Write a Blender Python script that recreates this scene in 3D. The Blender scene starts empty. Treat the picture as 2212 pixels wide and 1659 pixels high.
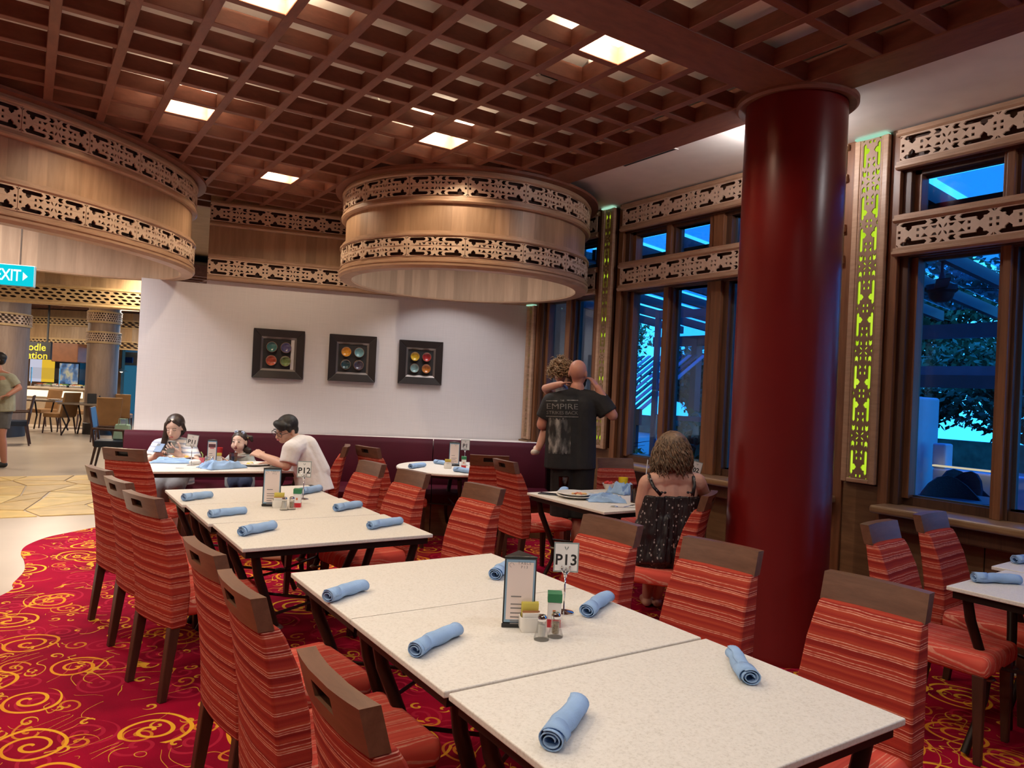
import bpy, bmesh, math, random
import numpy as np
from mathutils import Vector, Matrix, noise
random.seed(7); PI = math.pi; R = math.radians
S = bpy.context.scene
COL = S.collection
# ------------------------------------------------------------------ camera
CZ = 1.54; G = 3.393                                    # eye height, underside of the ceiling grid
YAW, PIT, ROL, FPX = 0.58562, 0.007239, 0.048283, 1589.65
cF = Vector((math.sin(YAW)*math.cos(PIT), math.cos(YAW)*math.cos(PIT), math.sin(PIT)))
_r = Vector((math.cos(YAW), -math.sin(YAW), 0)); _u = _r.cross(cF)
cR = _r*math.cos(ROL) + _u*math.sin(ROL); cU = -_r*math.sin(ROL) + _u*math.cos(ROL)
cam = bpy.data.objects.new('camera', bpy.data.cameras.new('camera')); COL.objects.link(cam)
m = Matrix((cR, cU, -cF)).transposed().to_4x4(); m.translation = Vector((0, 0, CZ)); cam.matrix_world = m
cam.data.sensor_fit = 'HORIZONTAL'; cam.data.sensor_width = 36; cam.data.lens = FPX/2212*36
cam.data.clip_start = .02; cam.data.clip_end = 200
S.camera = cam
def ray(x, y): return cF + cR*((x-1106)/FPX) - cU*((y-829.5)/FPX)
def Wz(x, y, z): d = ray(x, y); return Vector((0, 0, CZ)) + d*((z-CZ)/d.z)
def Wy(x, y, Y): d = ray(x, y); return Vector((0, 0, CZ)) + d*(Y/d.y)
def Wx(x, y, X): d = ray(x, y); return Vector((0, 0, CZ)) + d*(X/d.x)
def Wd(x, y, t): return Vector((0, 0, CZ)) + ray(x, y)*t      # at depth t
# ------------------------------------------------------------------ world, lights, exposure
S.view_settings.view_transform = 'Standard'; S.view_settings.look = 'None'
S.view_settings.gamma = 1; S.view_settings.use_curve_mapping = False
S.view_settings.exposure = 0.0
S.cycles.use_denoising = True
S.cycles.max_bounces = 8; S.cycles.diffuse_bounces = 4; S.cycles.glossy_bounces = 3
S.cycles.transmission_bounces = 6; S.cycles.transparent_max_bounces = 12
S.cycles.caustics_reflective = False; S.cycles.caustics_refractive = False
S.cycles.sample_clamp_indirect = 4
w = bpy.data.worlds.new('dusk_sky'); S.world = w; w.use_nodes = True
nt = w.node_tree; nt.nodes.clear()
tc = nt.nodes.new('ShaderNodeTexCoord'); sx = nt.nodes.new('ShaderNodeSeparateXYZ')
cr = nt.nodes.new('ShaderNodeValToRGB'); bg = nt.nodes.new('ShaderNodeBackground'); wo = nt.nodes.new('ShaderNodeOutputWorld')
cr.color_ramp.elements[0].position = 0.0; cr.color_ramp.elements[0].color = (.05, .50, 1, 1)
cr.color_ramp.elements[1].position = .8; cr.color_ramp.elements[1].color = (.015, .20, .85, 1)
nt.links.new(tc.outputs['Generated'], sx.inputs[0]); nt.links.new(sx.outputs['Z'], cr.inputs[0])
nt.links.new(cr.outputs[0], bg.inputs[0]); nt.links.new(bg.outputs[0], wo.inputs[0]); bg.inputs[1].default_value = 2.8
def lamp(name, typ, loc, energy, col=(1, .76, .50), size=.1, rot=(0, 0, 0), spot=None, blend=.3):
    d = bpy.data.lights.new(name, typ); d.energy = energy; d.color = col
    if typ == 'AREA': d.shape = 'DISK'; d.size = size; d.spread = R(spot) if spot else PI
    else: d.shadow_soft_size = size
    if typ == 'SPOT': d.spot_size = R(spot); d.spot_blend = blend
    o = bpy.data.objects.new(name, d); COL.objects.link(o); o.location = loc; o.rotation_euler = rot
    return o
SX, SY, X0, Y0 = .335, .325, .724, 3.838                # ceiling grid pitch and origin
def cell(i, j): return (X0+(i+.5)*SX, Y0+(j+.5)*SY)
WARM = (1, .80, .56); NEUT = (1, .97, .97)
SLAB = G+.145
# downlights that the photograph shows, sitting under the slab inside grid cells
DOWN = [(0, -1), (0, 5), (5, 3), (5, -3), (3, 9)]
# downlights of the same ceiling outside the frame
DOWN2 = [(0, -7), (5, -9), (0, -13), (5, -15), (-5, -6), (-5, -13), (-5, 0), (-9, -3)]
for k, (i, j) in enumerate(DOWN): lamp('downlight_glow', 'POINT', (*cell(i, j), G+.085), 50, WARM, .028)
for k, (i, j) in enumerate(DOWN2): lamp('downlight_glow', 'SPOT', (*cell(i, j), G-.01), 38 if i >= 0 else 105, NEUT if i >= 0 else (1, .86, .68), .05, spot=140, blend=.5)
# unseen lamps added to brighten soffit and friezes: one behind the column, one right of the frame
for y, e in ((3.32, 26), (.5, 22)): lamp('soffit_fill', 'POINT', (4.30, y, 3.36), e*1.0, NEUT, .05)
# lamps inside the two drums
lamp('drum_glow', 'AREA', (3.66, 6.47, 3.33), 28, NEUT, 1.5, spot=120)
lamp('drum_glow', 'AREA', (-.3, 7.55, 3.33), 100, NEUT, 1.8, spot=125)
# the lamps of the buffet hall
for x, y, e in ((1.6, 12.3, 60), (-1.8, 10.5, 60), (.6, 17, 95), (-2.5, 15.5, 90), (2.4, 21, 150), (-1, 23, 150), (3.2, 14, 60)):
    lamp('hall_glow', 'AREA', (x, y, 3.05), e, (1, .84, .66), .8)
# ------------------------------------------------------------------ materials
MATS = {}
class NT:
    def __init__(s, name):
        s.m = bpy.data.materials.new(name); s.m.use_nodes = True; s.t = s.m.node_tree; s.t.nodes.clear(); MATS[name] = s.m
        s.o = s.n('OutputMaterial')
    def n(s, typ, ins=None, **kw):
        q = s.t.nodes.new('ShaderNode'+typ)
        for k, v in kw.items(): setattr(q, k, v)
        for k, v in (ins or {}).items():
            i = q.inputs[k]
            if hasattr(v, 'is_linked') or isinstance(v, bpy.types.NodeSocket): s.t.links.new(v, i)
            else: i.default_value = v
        return q
    def math(s, op, a, b=0.0, c=0.0):
        q = s.t.nodes.new('ShaderNodeMath'); q.operation = op
        for i, v in enumerate((a, b, c)):
            if isinstance(v, bpy.types.NodeSocket): s.t.links.new(v, q.inputs[i])
            else: q.inputs[i].default_value = v
        return q.outputs[0]
    def ramp(s, fac, *st, interp='LINEAR'):
        q = s.n('ValToRGB', {0: fac}); e = q.color_ramp; e.interpolation = interp
        while len(e.elements) < len(st): e.elements.new(.5)
        for i, (p, c) in enumerate(st):
            e.elements[i].position = p; e.elements[i].color = (*c, 1) if len(c) == 3 else c
        return q.outputs[0]
    def mix(s, fac, a, b, mode='MIX'):
        q = s.t.nodes.new('ShaderNodeMix'); q.data_type = 'RGBA'; q.blend_type = mode
        for i, v in ((0, fac), (6, a), (7, b)):
            if isinstance(v, bpy.types.NodeSocket): s.t.links.new(v, q.inputs[i])
            else: q.inputs[i].default_value = v if i == 0 else ((*v, 1) if len(v) == 3 else v)
        return q.outputs[2]
    def coords(s, scale=(1, 1, 1), kind='Object', rot=(0, 0, 0)):
        c = s.n('TexCoord').outputs[kind]
        return s.n('Mapping', {'Vector': c, 'Scale': scale, 'Rotation': rot}).outputs[0]
    def bsdf(s, col, rough=.5, metal=0, spec=.5, bump=None, bs=.3, bd=.01, emit=None, es=0, coat=0, alpha=None, sheen=0):
        b = s.n('BsdfPrincipled')
        def put(k, v):
            if isinstance(v, bpy.types.NodeSocket): s.t.links.new(v, b.inputs[k])
            elif k in ('Base Color', 'Emission Color'): b.inputs[k].default_value = (*v[:3], 1)
            else: b.inputs[k].default_value = v
        put('Base Color', col); put('Roughness', rough); put('Metallic', metal); put('Specular IOR Level', spec)
        if coat: put('Coat Weight', coat)
        if sheen: put('Sheen Weight', sheen)
        if emit is not None: put('Emission Color', emit); put('Emission Strength', es)
        if bump is not None:
            q = s.n('Bump', {'Height': bump, 'Strength': bs, 'Distance': bd}); s.t.links.new(q.outputs[0], b.inputs['Normal'])
        s.t.links.new(b.outputs[0], s.o.inputs[0]); return s.m
def mat(name, col, rough=.5, vary=.12, scale=6, bump=0, bscale=60, **kw):
    """plain material with a little noise in its colour and relief"""
    if name in MATS: return MATS[name]
    t = NT(name); c = t.coords()
    n = t.n('TexNoise', {'Vector': c, 'Scale': scale, 'Detail': 3}).outputs[0]
    lo = tuple(max(0, v*(1-vary)) for v in col); hi = tuple(v*(1+vary) for v in col)
    colr = t.ramp(n, (.3, lo), (.7, hi))
    b = None
    if bump: b = t.n('TexNoise', {'Vector': c, 'Scale': bscale, 'Detail': 2}).outputs[0]
    return t.bsdf(colr, rough, bump=b, bs=bump, **kw)
def wood(name, c1, c2, stretch=(14, 14, 1.2), rough=.45, planks=None, **kw):
    t = NT(name); c = t.coords(stretch)
    n = t.n('TexNoise', {'Vector': c, 'Scale': 2.2, 'Detail': 5, 'Roughness': .65, 'Distortion': .4}).outputs[0]
    col = t.ramp(n, (.28, c1), (.72, c2))
    if planks:
        o = t.n('TexCoord').outputs['Object']
        if planks[0] == 'ring':
            p = t.n('SeparateXYZ', {0: o}); a = t.math('ARCTAN2', p.outputs[1], p.outputs[0]); q = t.math('FLOOR', t.math('MULTIPLY', a, planks[1]/(2*PI)))
        else:
            d = t.n('VectorMath', {0: o, 1: planks[2]}, operation='DOT_PRODUCT').outputs['Value']; q = t.math('FLOOR', t.math('MULTIPLY', d, planks[1]))
        wn = t.n('TexWhiteNoise', {'W': q}, noise_dimensions='1D').outputs['Value']
        f = t.math('ADD', t.math('MULTIPLY', wn, .36), .82)
        col = t.mix(1.0, col, t.n('CombineColor', {0: f, 1: f, 2: f}).outputs[0], 'MULTIPLY')
    return t.bsdf(col, rough, bump=n, bs=.12, bd=.004, **kw)
ceil_wood = wood('ceiling_wood', (.15, .047, .026), (.235, .082, .047), (9, 3, 9), .5)
ceil_wood2 = wood('ceiling_wood_cross', (.15, .047, .026), (.235, .082, .047), (3, 9, 9), .5)
oak = wood('pale_oak', (.33, .19, .105), (.46, .285, .17), (10, 10, .9), .42, ('ring', 60))
oak_b = wood('pale_oak_boards', (.28, .165, .09), (.40, .25, .145), (8, 8, .9), .45, ('dot', 9, (.97, -.25, 0)))
lat = wood('lattice_oak', (.56, .39, .27), (.68, .50, .37), (5, 5, 5), .5)
lat_dk = mat('lattice_backing', (.035, .014, .009), .8)
trimw = wood('moulding_oak', (.36, .21, .125), (.50, .315, .20), (3, 3, 20), .42)
frame_w = wood('window_frame_wood', (.13, .048, .02), (.25, .105, .045), (16, 16, 1.0), .4)
frame_d = wood('dark_frame_wood', (.05, .02, .01), (.10, .042, .02), (16, 16, 1.0), .45)
dado_w = wood('dado_wood', (.13, .066, .03), (.22, .12, .056), (1.2, 1.2, 12), .45, ('dot', 4.3, (0, 1, 0)))
rail_w = wood('chair_rail_wood', (.105, .042, .022), (.175, .078, .044), (3, 14, 14), .38)
leg_w = wood('chair_leg_wood', (.04, .014, .009), (.075, .027, .016), (14, 14, 2), .4)
iron = mat('bronze_iron', (.022, .013, .010), .42, metal=.55)
steel = mat('brushed_steel', (.62, .60, .57), .25, metal=1)
chrome = mat('chrome', (.8, .8, .8), .08, metal=1)
blackp = mat('black_plastic', (.012, .012, .013), .35)
black = mat('matt_black', (.018, .017, .017), .7)
whitep = mat('white_paint', (.80, .74, .69), .6, .04)
slabm = mat('ceiling_plaster', (.78, .72, .66), .8, .05)
ceram = mat('white_ceramic', (.80, .77, .72), .2, .03, spec=.6)
paper = mat('white_card', (.82, .80, .79), .6, .02)
pinkp = mat('printed_card', (.78, .66, .62), .6, .02)
bluec = mat('pale_blue_card', (.22, .36, .50), .5, .04)
ink = mat('black_ink', (.012, .012, .014), .6)
inkg = mat('grey_ink', (.22, .20, .20), .6)
def linen():
    t = NT('wall_linen'); o = t.coords((1, 1, 1))
    a = t.n('TexNoise', {'Vector': t.coords((90, 90, 1.3)), 'Scale': 3, 'Detail': 2}).outputs[0]
    b = t.n('TexNoise', {'Vector': t.coords((1.5, 1.5, 80)), 'Scale': 3, 'Detail': 2}).outputs[0]
    f = t.math('MULTIPLY', t.math('ADD', a, b), .5)
    return t.bsdf(t.ramp(f, (.3, (.62, .58, .575)), (.7, (.70, .655, .65))), .8, bump=f, bs=.15, bd=.003)
wallm = linen()
def leather(name, c, r=.36):
    t = NT(name); v = t.n('TexVoronoi', {'Vector': t.coords(), 'Scale': 180}).outputs['Distance']
    n = t.n('TexNoise', {'Vector': t.coords(), 'Scale': 3}).outputs[0]
    return t.bsdf(t.ramp(n, (.3, tuple(x*.85 for x in c)), (.7, tuple(x*1.15 for x in c))), r, spec=.16, bump=v, bs=.08, bd=.002)
vinyl = leather('burgundy_vinyl', (.058, .0035, .012), .6)
redcol = mat('red_lacquer', (.135, .006, .006), .30, .08, 1.2, spec=.45)
def stone_top():
    t = NT('cream_terrazzo'); c = t.coords()
    n = t.n('TexNoise', {'Vector': c, 'Scale': 130, 'Detail': 3, 'Roughness': .7}).outputs[0]
    n2 = t.n('TexNoise', {'Vector': t.coords((160, 60, 60)), 'Scale': 1.6, 'Detail': 2}).outputs[0]
    col = t.ramp(n, (.33, (.60, .555, .49)), (.45, (.70, .66, .60)), (.62, (.75, .71, .65)))
    col = t.mix(t.math('MULTIPLY', t.math('GREATER_THAN', n2, .69), .35), col, (.46, .40, .32))
    return t.bsdf(col, t.ramp(n, (.3, (.42,)*3), (.7, (.58,)*3)), spec=.35, bump=n, bs=.08, bd=.001)
stone = stone_top()
def fabric(name, axis, freq=1.0, cols=((.25, (.21, .016, .013)), (.5, (.34, .036, .024)), (.75, (.43, .072, .034)))):
    """striped chair cover: groups of thin pale lines over brick red, running across the given object axis"""
    t = NT(name); o = t.n('TexCoord').outputs['Object']; p = t.n('SeparateXYZ', {0: o})
    wob = t.n('TexNoise', {'Vector': o, 'Scale': 7, 'Detail': 1}).outputs[0]
    a = t.math('ADD', p.outputs[axis], t.math('MULTIPLY', t.math('SUBTRACT', wob, .5), .012))
    if axis == 0: a = t.math('ADD', a, t.math('MULTIPLY', p.outputs[2], .35))
    u = t.math('MULTIPLY', a, 1/.052*freq)
    fr = t.math('FRACT', u); fl = t.math('FLOOR', u)
    rnd = t.n('TexWhiteNoise', {'W': fl}, noise_dimensions='1D').outputs['Value']
    base = t.ramp(t.n('TexNoise', {'W': t.math('MULTIPLY', a, 46*freq), 'Scale': 1.0, 'Detail': 3}, noise_dimensions='1D').outputs[0],
                  *cols)
    def line(c, wd):
        return t.math('LESS_THAN', t.math('ABSOLUTE', t.math('SUBTRACT', fr, c)), wd)
    l1 = t.math('MAXIMUM', line(.16, .030), line(.27, .022)); l2 = t.math('MULTIPLY', line(.42, .026), t.math('GREATER_THAN', rnd, .3)); l3 = t.math('MULTIPLY', line(.66, .022), t.math('GREATER_THAN', rnd, .55))
    ln = t.math('MAXIMUM', l1, t.math('MAXIMUM', l2, l3))
    brk = t.n('TexNoise', {'Vector': o, 'Scale': 60, 'Detail': 2}).outputs[0]
    ln = t.math('MULTIPLY', ln, t.ramp(brk, (.3, (.35,)*3), (.6, (.95,)*3)))
    col = t.mix(ln, base, (.70, .31, .22))
    wv = t.n('TexNoise', {'Vector': o, 'Scale': 260, 'Detail': 1}).outputs[0]
    return t.bsdf(col, .9, spec=.1, bump=t.math('ADD', t.math('MULTIPLY', wv, .5), ln), bs=.35, bd=.002)
fab_back = fabric('striped_cover', 2)
fab_seat = fabric('striped_seat_cloth', 0, .8, ((.25, (.48, .060, .045)), (.5, (.60, .085, .06)), (.75, (.66, .12, .08))))
def glass(name, tint=(.9, .95, 1), refl=.08):
    t = NT(name); tr = t.n('BsdfTransparent', {0: (*tint, 1)}); gl = t.n('BsdfGlossy', {'Roughness': .02})
    lw = t.n('LayerWeight', {0: .25}).outputs['Fresnel']
    f = t.math('ADD', t.math('MULTIPLY', lw, .30), refl*.2)
    mx = t.n('MixShader', {0: f}); t.t.links.new(tr.outputs[0], mx.inputs[1]); t.t.links.new(gl.outputs[0], mx.inputs[2])
    t.t.links.new(mx.outputs[0], t.o.inputs[0]); return t.m
pane_m = glass('window_glass', (.80, .90, .98), .1)
clear = glass('clear_glass', (.93, .93, .92), .25)
amber = glass('tinted_tumbler_glass', (.55, .25, .12), .3)
def emis(name, col, s):
    t = NT(name); e = t.n('Emission', {0: (*col, 1), 1: s}); t.t.links.new(e.outputs[0], t.o.inputs[0]); return t.m
def acrylic():
    t = NT('lit_acrylic'); n = t.n('TexNoise', {'Vector': t.coords((14, 14, 3)), 'Scale': 2, 'Detail': 2}).outputs[0]
    e = t.n('Emission', {0: t.ramp(n, (.3, (.40, .66, .012)), (.7, (.62, .84, .05))), 1: 1.0}); t.t.links.new(e.outputs[0], t.o.inputs[0]); return t.m
lit = acrylic()
def carpet():
    t = NT('swirl_carpet'); o = t.coords((1, 1, 1))
    wp = t.n('TexNoise', {'Vector': o, 'Scale': 2.0, 'Detail': 1}, noise_dimensions='2D').outputs['Color']
    wo_ = t.n('VectorMath', {0: o, 1: t.n('VectorMath', {0: wp, 'Scale': .10}, operation='SCALE').outputs[0]}, operation='ADD').outputs[0]
    def swirl(scale, rand, k, thick, rad, seed):
        v = t.n('Mapping', {'Vector': wo_, 'Scale': (scale, scale*.92, 1), 'Location': (seed, seed*.7, 0)}).outputs[0]
        vo = t.n('TexVoronoi', {'Vector': v, 'Scale': 1.0, 'Randomness': rand}, voronoi_dimensions='2D')
        d = t.n('VectorMath', {0: v, 1: vo.outputs['Position']}, operation='SUBTRACT').outputs[0]
        p = t.n('SeparateXYZ', {0: d}); r = t.n('VectorMath', {0: d}, operation='LENGTH').outputs['Value']
        rc = t.n('SeparateColor', {0: vo.outputs['Color']})
        sg = t.math('SUBTRACT', t.math('MULTIPLY', t.math('GREATER_THAN', rc.outputs[0], .5), 2), 1)
        th = t.math('MULTIPLY', t.math('ARCTAN2', p.outputs[1], p.outputs[0]), sg)
        ph = t.math('ADD', t.math('DIVIDE', th, 2*PI), t.math('ADD', t.math('MULTIPLY', r, k), rc.outputs[1]))
        f = t.math('ABSOLUTE', t.math('SUBTRACT', t.math('FRACT', ph), .5))
        inside = t.math('LESS_THAN', r, t.math('MULTIPLY', t.math('ADD', t.math('MULTIPLY', rc.outputs[2], .45), .55), rad))
        return t.math('MULTIPLY', t.math('LESS_THAN', f, thick), inside), rc
    big, c1 = swirl(2.5, .85, 6.5, .125, .46, 0.0)
    med, c2 = swirl(4.4, .95, 5.5, .14, .44, 3.3)
    sml, c3 = swirl(8.5, 1.0, 3.4, .17, .38, 7.7)
    dim, c4 = swirl(3.4, .9, 6.0, .14, .48, 11.1)
    # thin curling tendrils: level lines of a smooth noise, broken into strokes
    def tend(scale, seed, wd, lo):
        n = t.n('TexNoise', {'Vector': t.n('Mapping', {'Vector': o, 'Location': (seed, seed, 0)}).outputs[0], 'Scale': scale, 'Detail': 0, 'Distortion': 1.2}, noise_dimensions='2D').outputs[0]
        g = t.n('TexNoise', {'Vector': o, 'Scale': scale*.9, 'Detail': 0}, noise_dimensions='2D').outputs[0]
        return t.math('MULTIPLY', t.math('LESS_THAN', t.math('ABSOLUTE', t.math('SUBTRACT', n, .5)), wd), t.math('GREATER_THAN', g, lo))
    td = tend(3.0, 5, .011, .56)
    td2 = tend(4.4, 9, .010, .57)
    gate = t.n('TexNoise', {'Vector': o, 'Scale': 1.3, 'Detail': 1}, noise_dimensions='2D').outputs[0]
    on_big = t.math('GREATER_THAN', c1.outputs[2], .38); on_med = t.math('GREATER_THAN', c2.outputs[0], .55); on_s = t.math('GREATER_THAN', c3.outputs[0], .76)
    base = t.ramp(t.n('TexNoise', {'Vector': o, 'Scale': 2.5, 'Detail': 2}).outputs[0], (.35, (.21, .0015, .017)), (.65, (.33, .003, .026)))
    col = t.mix(t.math('MULTIPLY', dim, .6), base, (.46, .02, .05))
    col = t.mix(t.math('MULTIPLY', t.math('MULTIPLY', med, on_med), .9), col, (.62, .21, .022))
    col = t.mix(t.math('MAXIMUM', td, td2), col, (.62, .30, .03))
    col = t.mix(t.math('MULTIPLY', sml, on_s), col, (.66, .33, .03))
    gold = t.ramp(gate, (.4, (.78, .40, .028)), (.6, (.66, .25, .02)))
    col = t.mix(t.math('MULTIPLY', big, on_big), col, gold)
    pile = t.n('TexNoise', {'Vector': o, 'Scale': 320, 'Detail': 1}).outputs[0]
    return t.bsdf(col, .95, spec=.08, bump=pile, bs=.35, bd=.004)
carpet_m = carpet()
tile_m = mat('polished_beige_floor', (.46, .37, .285), .30, .08, 1.5)
napkin_m = mat('pale_blue_linen', (.285, .44, .69), .85, .10, 14, bump=.25, bscale=260)
# ------------------------------------------------------------------ geometry helpers
class MB:
    """collects boxes, tubes, lathes ... into one mesh"""
    def __init__(s): s.v = []; s.f = []
    def add(s, vs, fs, M=None):
        b = len(s.v)
        s.v += [tuple(M @ Vector(v)) if M else tuple(v) for v in vs]; s.f += [tuple(b+i for i in f) for f in fs]; return s
    def box(s, x0, x1, y0, y1, z0, z1, M=None):
        return s.add([(x0, y0, z0), (x1, y0, z0), (x1, y1, z0), (x0, y1, z0), (x0, y0, z1), (x1, y0, z1), (x1, y1, z1), (x0, y1, z1)],
              [(0, 3, 2, 1), (4, 5, 6, 7), (0, 1, 5, 4), (1, 2, 6, 5), (2, 3, 7, 6), (3, 0, 4, 7)], M)
    def hexa(s, lo, hi, M=None):     # 4 points below, 4 above
        return s.add(list(lo)+list(hi), [(0, 3, 2, 1), (4, 5, 6, 7), (0, 1, 5, 4), (1, 2, 6, 5), (2, 3, 7, 6), (3, 0, 4, 7)], M)
    def tube(s, pts, r, n=8, cap=True, up=None, M=None):
        pts = [Vector(p) for p in pts]; k = len(pts); rs = r if isinstance(r, (list, tuple)) else [r]*k
        vs = []; t0 = (pts[1]-pts[0]).normalized()
        a = Vector((0, 0, 1)) if abs(t0.z) < .9 else Vector((1, 0, 0))
        u = t0.cross(a).normalized()
        for i, p in enumerate(pts):
            t = (pts[min(i+1, k-1)]-pts[max(i-1, 0)]).normalized()
            u = (u - t*u.dot(t)).normalized(); w_ = t.cross(u)
            rr = rs[i] if isinstance(rs[i], tuple) else (rs[i], rs[i])
            for j in range(n):
                q = 2*PI*(j+.5)/n; vs.append(p+u*math.cos(q)*rr[0]+w_*math.sin(q)*rr[1])
        fs = [(i*n+j, i*n+(j+1) % n, (i+1)*n+(j+1) % n, (i+1)*n+j) for i in range(k-1) for j in range(n)]
        if cap: fs += [tuple(range(n-1, -1, -1)), tuple((k-1)*n+j for j in range(n))]
        return s.add(vs, fs, M)
    def lathe(s, prof, n=24, c=(0, 0, 0), M=None, closed=False):
        vs = []; k = len(prof)
        for r, z in prof:
            for j in range(n):
                q = 2*PI*j/n; vs.append((c[0]+r*math.cos(q), c[1]+r*math.sin(q), c[2]+z))
        fs = [(i*n+j, i*n+(j+1) % n, (i+1)*n+(j+1) % n, (i+1)*n+j) for i in range(k-1) for j in range(n)]
        if closed: fs += [((k-1)*n+j, (k-1)*n+(j+1) % n, (j+1) % n, j) for j in range(n)]
        else:
            if prof[0][0] > 1e-6: fs.append(tuple(range(n-1, -1, -1)))
            if prof[-1][0] > 1e-6: fs.append(tuple((k-1)*n+j for j in range(n)))
        return s.add(vs, fs, M)
    def sphere(s, c, r, n=12, m=8, M=None):
        r = r if isinstance(r, (tuple, list)) else (r, r, r); vs = [(c[0], c[1], c[2]-r[2])]
        for i in range(1, m):
            a = -PI/2+PI*i/m
            for j in range(n):
                q = 2*PI*j/n; vs.append((c[0]+r[0]*math.cos(a)*math.cos(q), c[1]+r[1]*math.cos(a)*math.sin(q), c[2]+r[2]*math.sin(a)))
        vs.append((c[0], c[1], c[2]+r[2])); L = len(vs)-1
        fs = [(0, 1+(j+1) % n, 1+j) for j in range(n)]
        fs += [(1+i*n+j, 1+i*n+(j+1) % n, 1+(i+1)*n+(j+1) % n, 1+(i+1)*n+j) for i in range(m-2) for j in range(n)]
        fs += [(L, 1+(m-2)*n+j, 1+(m-2)*n+(j+1) % n) for j in range(n)]
        return s.add(vs, fs, M)
    def prism(s, poly, z0, z1, M=None):
        n = len(poly)
        return s.add([(x, y, z0) for x, y in poly]+[(x, y, z1) for x, y in poly],
              [tuple(range(n-1, -1, -1)), tuple(range(n, 2*n))]+[(i, (i+1) % n, n+(i+1) % n, n+i) for i in range(n)], M)
    def mesh(s, name='m'):
        me = bpy.data.meshes.new(name); me.from_pydata(s.v, [], s.f); me.update(); return me
def link(name, me, mt, parent=None, loc=None, rot=None, smooth=False, bevel=0, seg=2, angle=None):
    o = bpy.data.objects.new(name, me); COL.objects.link(o)
    if mt is not None and not me.materials: me.materials.append(mt)
    if parent is not None: o.parent = parent
    if loc is not None: o.location = loc
    if rot is not None: o.rotation_euler = rot
    if smooth:
        me.shade_smooth() if not angle else me.shade_smooth()
        if angle:
            me.set_sharp_from_angle(angle=R(angle))
    if bevel:
        b = o.modifiers.new('bevel', 'BEVEL'); b.width = bevel; b.segments = seg; b.limit_method = 'ANGLE'; b.angle_limit = R(40)
        if smooth: b.harden_normals = False
    return o
def ob(name, g, mt, parent=None, **kw): return link(name, g.mesh(name), mt, parent, **kw)
def tag(o, label=None, cat=None, group=None, kind=None):
    for k, v in (('label', label), ('category', cat), ('group', group), ('kind', kind)):
        if v: o[k] = v
    return o
def thing(name, label, cat, loc=(0, 0, 0), rz=0, group=None):
    o = bpy.data.objects.new(name, None); COL.objects.link(o); o.location = loc; o.rotation_euler = (0, 0, rz); o.empty_display_size = .1
    return tag(o, label, cat, group)
def copy_tree(o, loc=None, rz=None, label=None, group=None, parent=None):
    c = o.copy(); COL.objects.link(c)
    if parent is not None: c.parent = parent; c.matrix_parent_inverse = Matrix()
    if loc is not None: c.location = loc
    if rz is not None: c.rotation_euler = (0, 0, rz)
    if label: c['label'] = label
    if group: c['group'] = group
    for ch in list(o.children): copy_tree(ch, parent=c)
    return c
def struct(name, g, mt, parent=None, **kw):
    o = ob(name, g, mt, parent, **kw); o['kind'] = 'structure'; return o
def eval_mesh(o):
    dg = bpy.context.evaluated_depsgraph_get(); return bpy.data.meshes.new_from_object(o.evaluated_get(dg), depsgraph=dg)
def text_mesh(txt, size, align='CENTER', extrude=.0, bold=0.0, space=1.0, shear=0.0):
    cu = bpy.data.curves.new('lettering', 'FONT'); cu.body = txt; cu.size = size; cu.align_x = align; cu.align_y = 'CENTER'
    cu.extrude = extrude; cu.offset = bold; cu.space_character = space; cu.shear = shear; cu.resolution_u = 3
    o = bpy.data.objects.new('lettering', cu); COL.objects.link(o); me = eval_mesh(o)
    bpy.data.objects.remove(o); bpy.data.curves.remove(cu); me.materials.clear(); return me
def text(name, txt, size, mt, parent, M, **kw):
    me = text_mesh(txt, size, **kw); me.transform(M); return link(name, me, mt, parent)
def face_frame(origin, right, up):
    """matrix whose x runs along right, y along up, z out of the face"""
    x = Vector(right).normalized(); y = Vector(up).normalized(); z = x.cross(y)
    M = Matrix((x, y, z)).transposed().to_4x4(); M.translation = Vector(origin); return M
UPR = Matrix.Rotation(PI/2, 4, 'X')                      # stands a flat x-y drawing upright, facing -y
def plate(outline, holes, th, name='plate'):
    """a flat board with cut-outs, x along, z up, y through its thickness"""
    cu = bpy.data.curves.new(name, 'CURVE'); cu.dimensions = '2D'; cu.fill_mode = 'BOTH'; cu.extrude = th/2
    for poly in [outline]+holes:
        sp = cu.splines.new('POLY'); sp.points.add(len(poly)-1); sp.use_cyclic_u = True
        for p, (x, y) in zip(sp.points, poly): p.co = (x, y, 0, 1)
    o = bpy.data.objects.new(name, cu); COL.objects.link(o); me = eval_mesh(o)
    bpy.data.objects.remove(o); bpy.data.curves.remove(cu); me.materials.clear(); me.transform(UPR); return me
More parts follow.
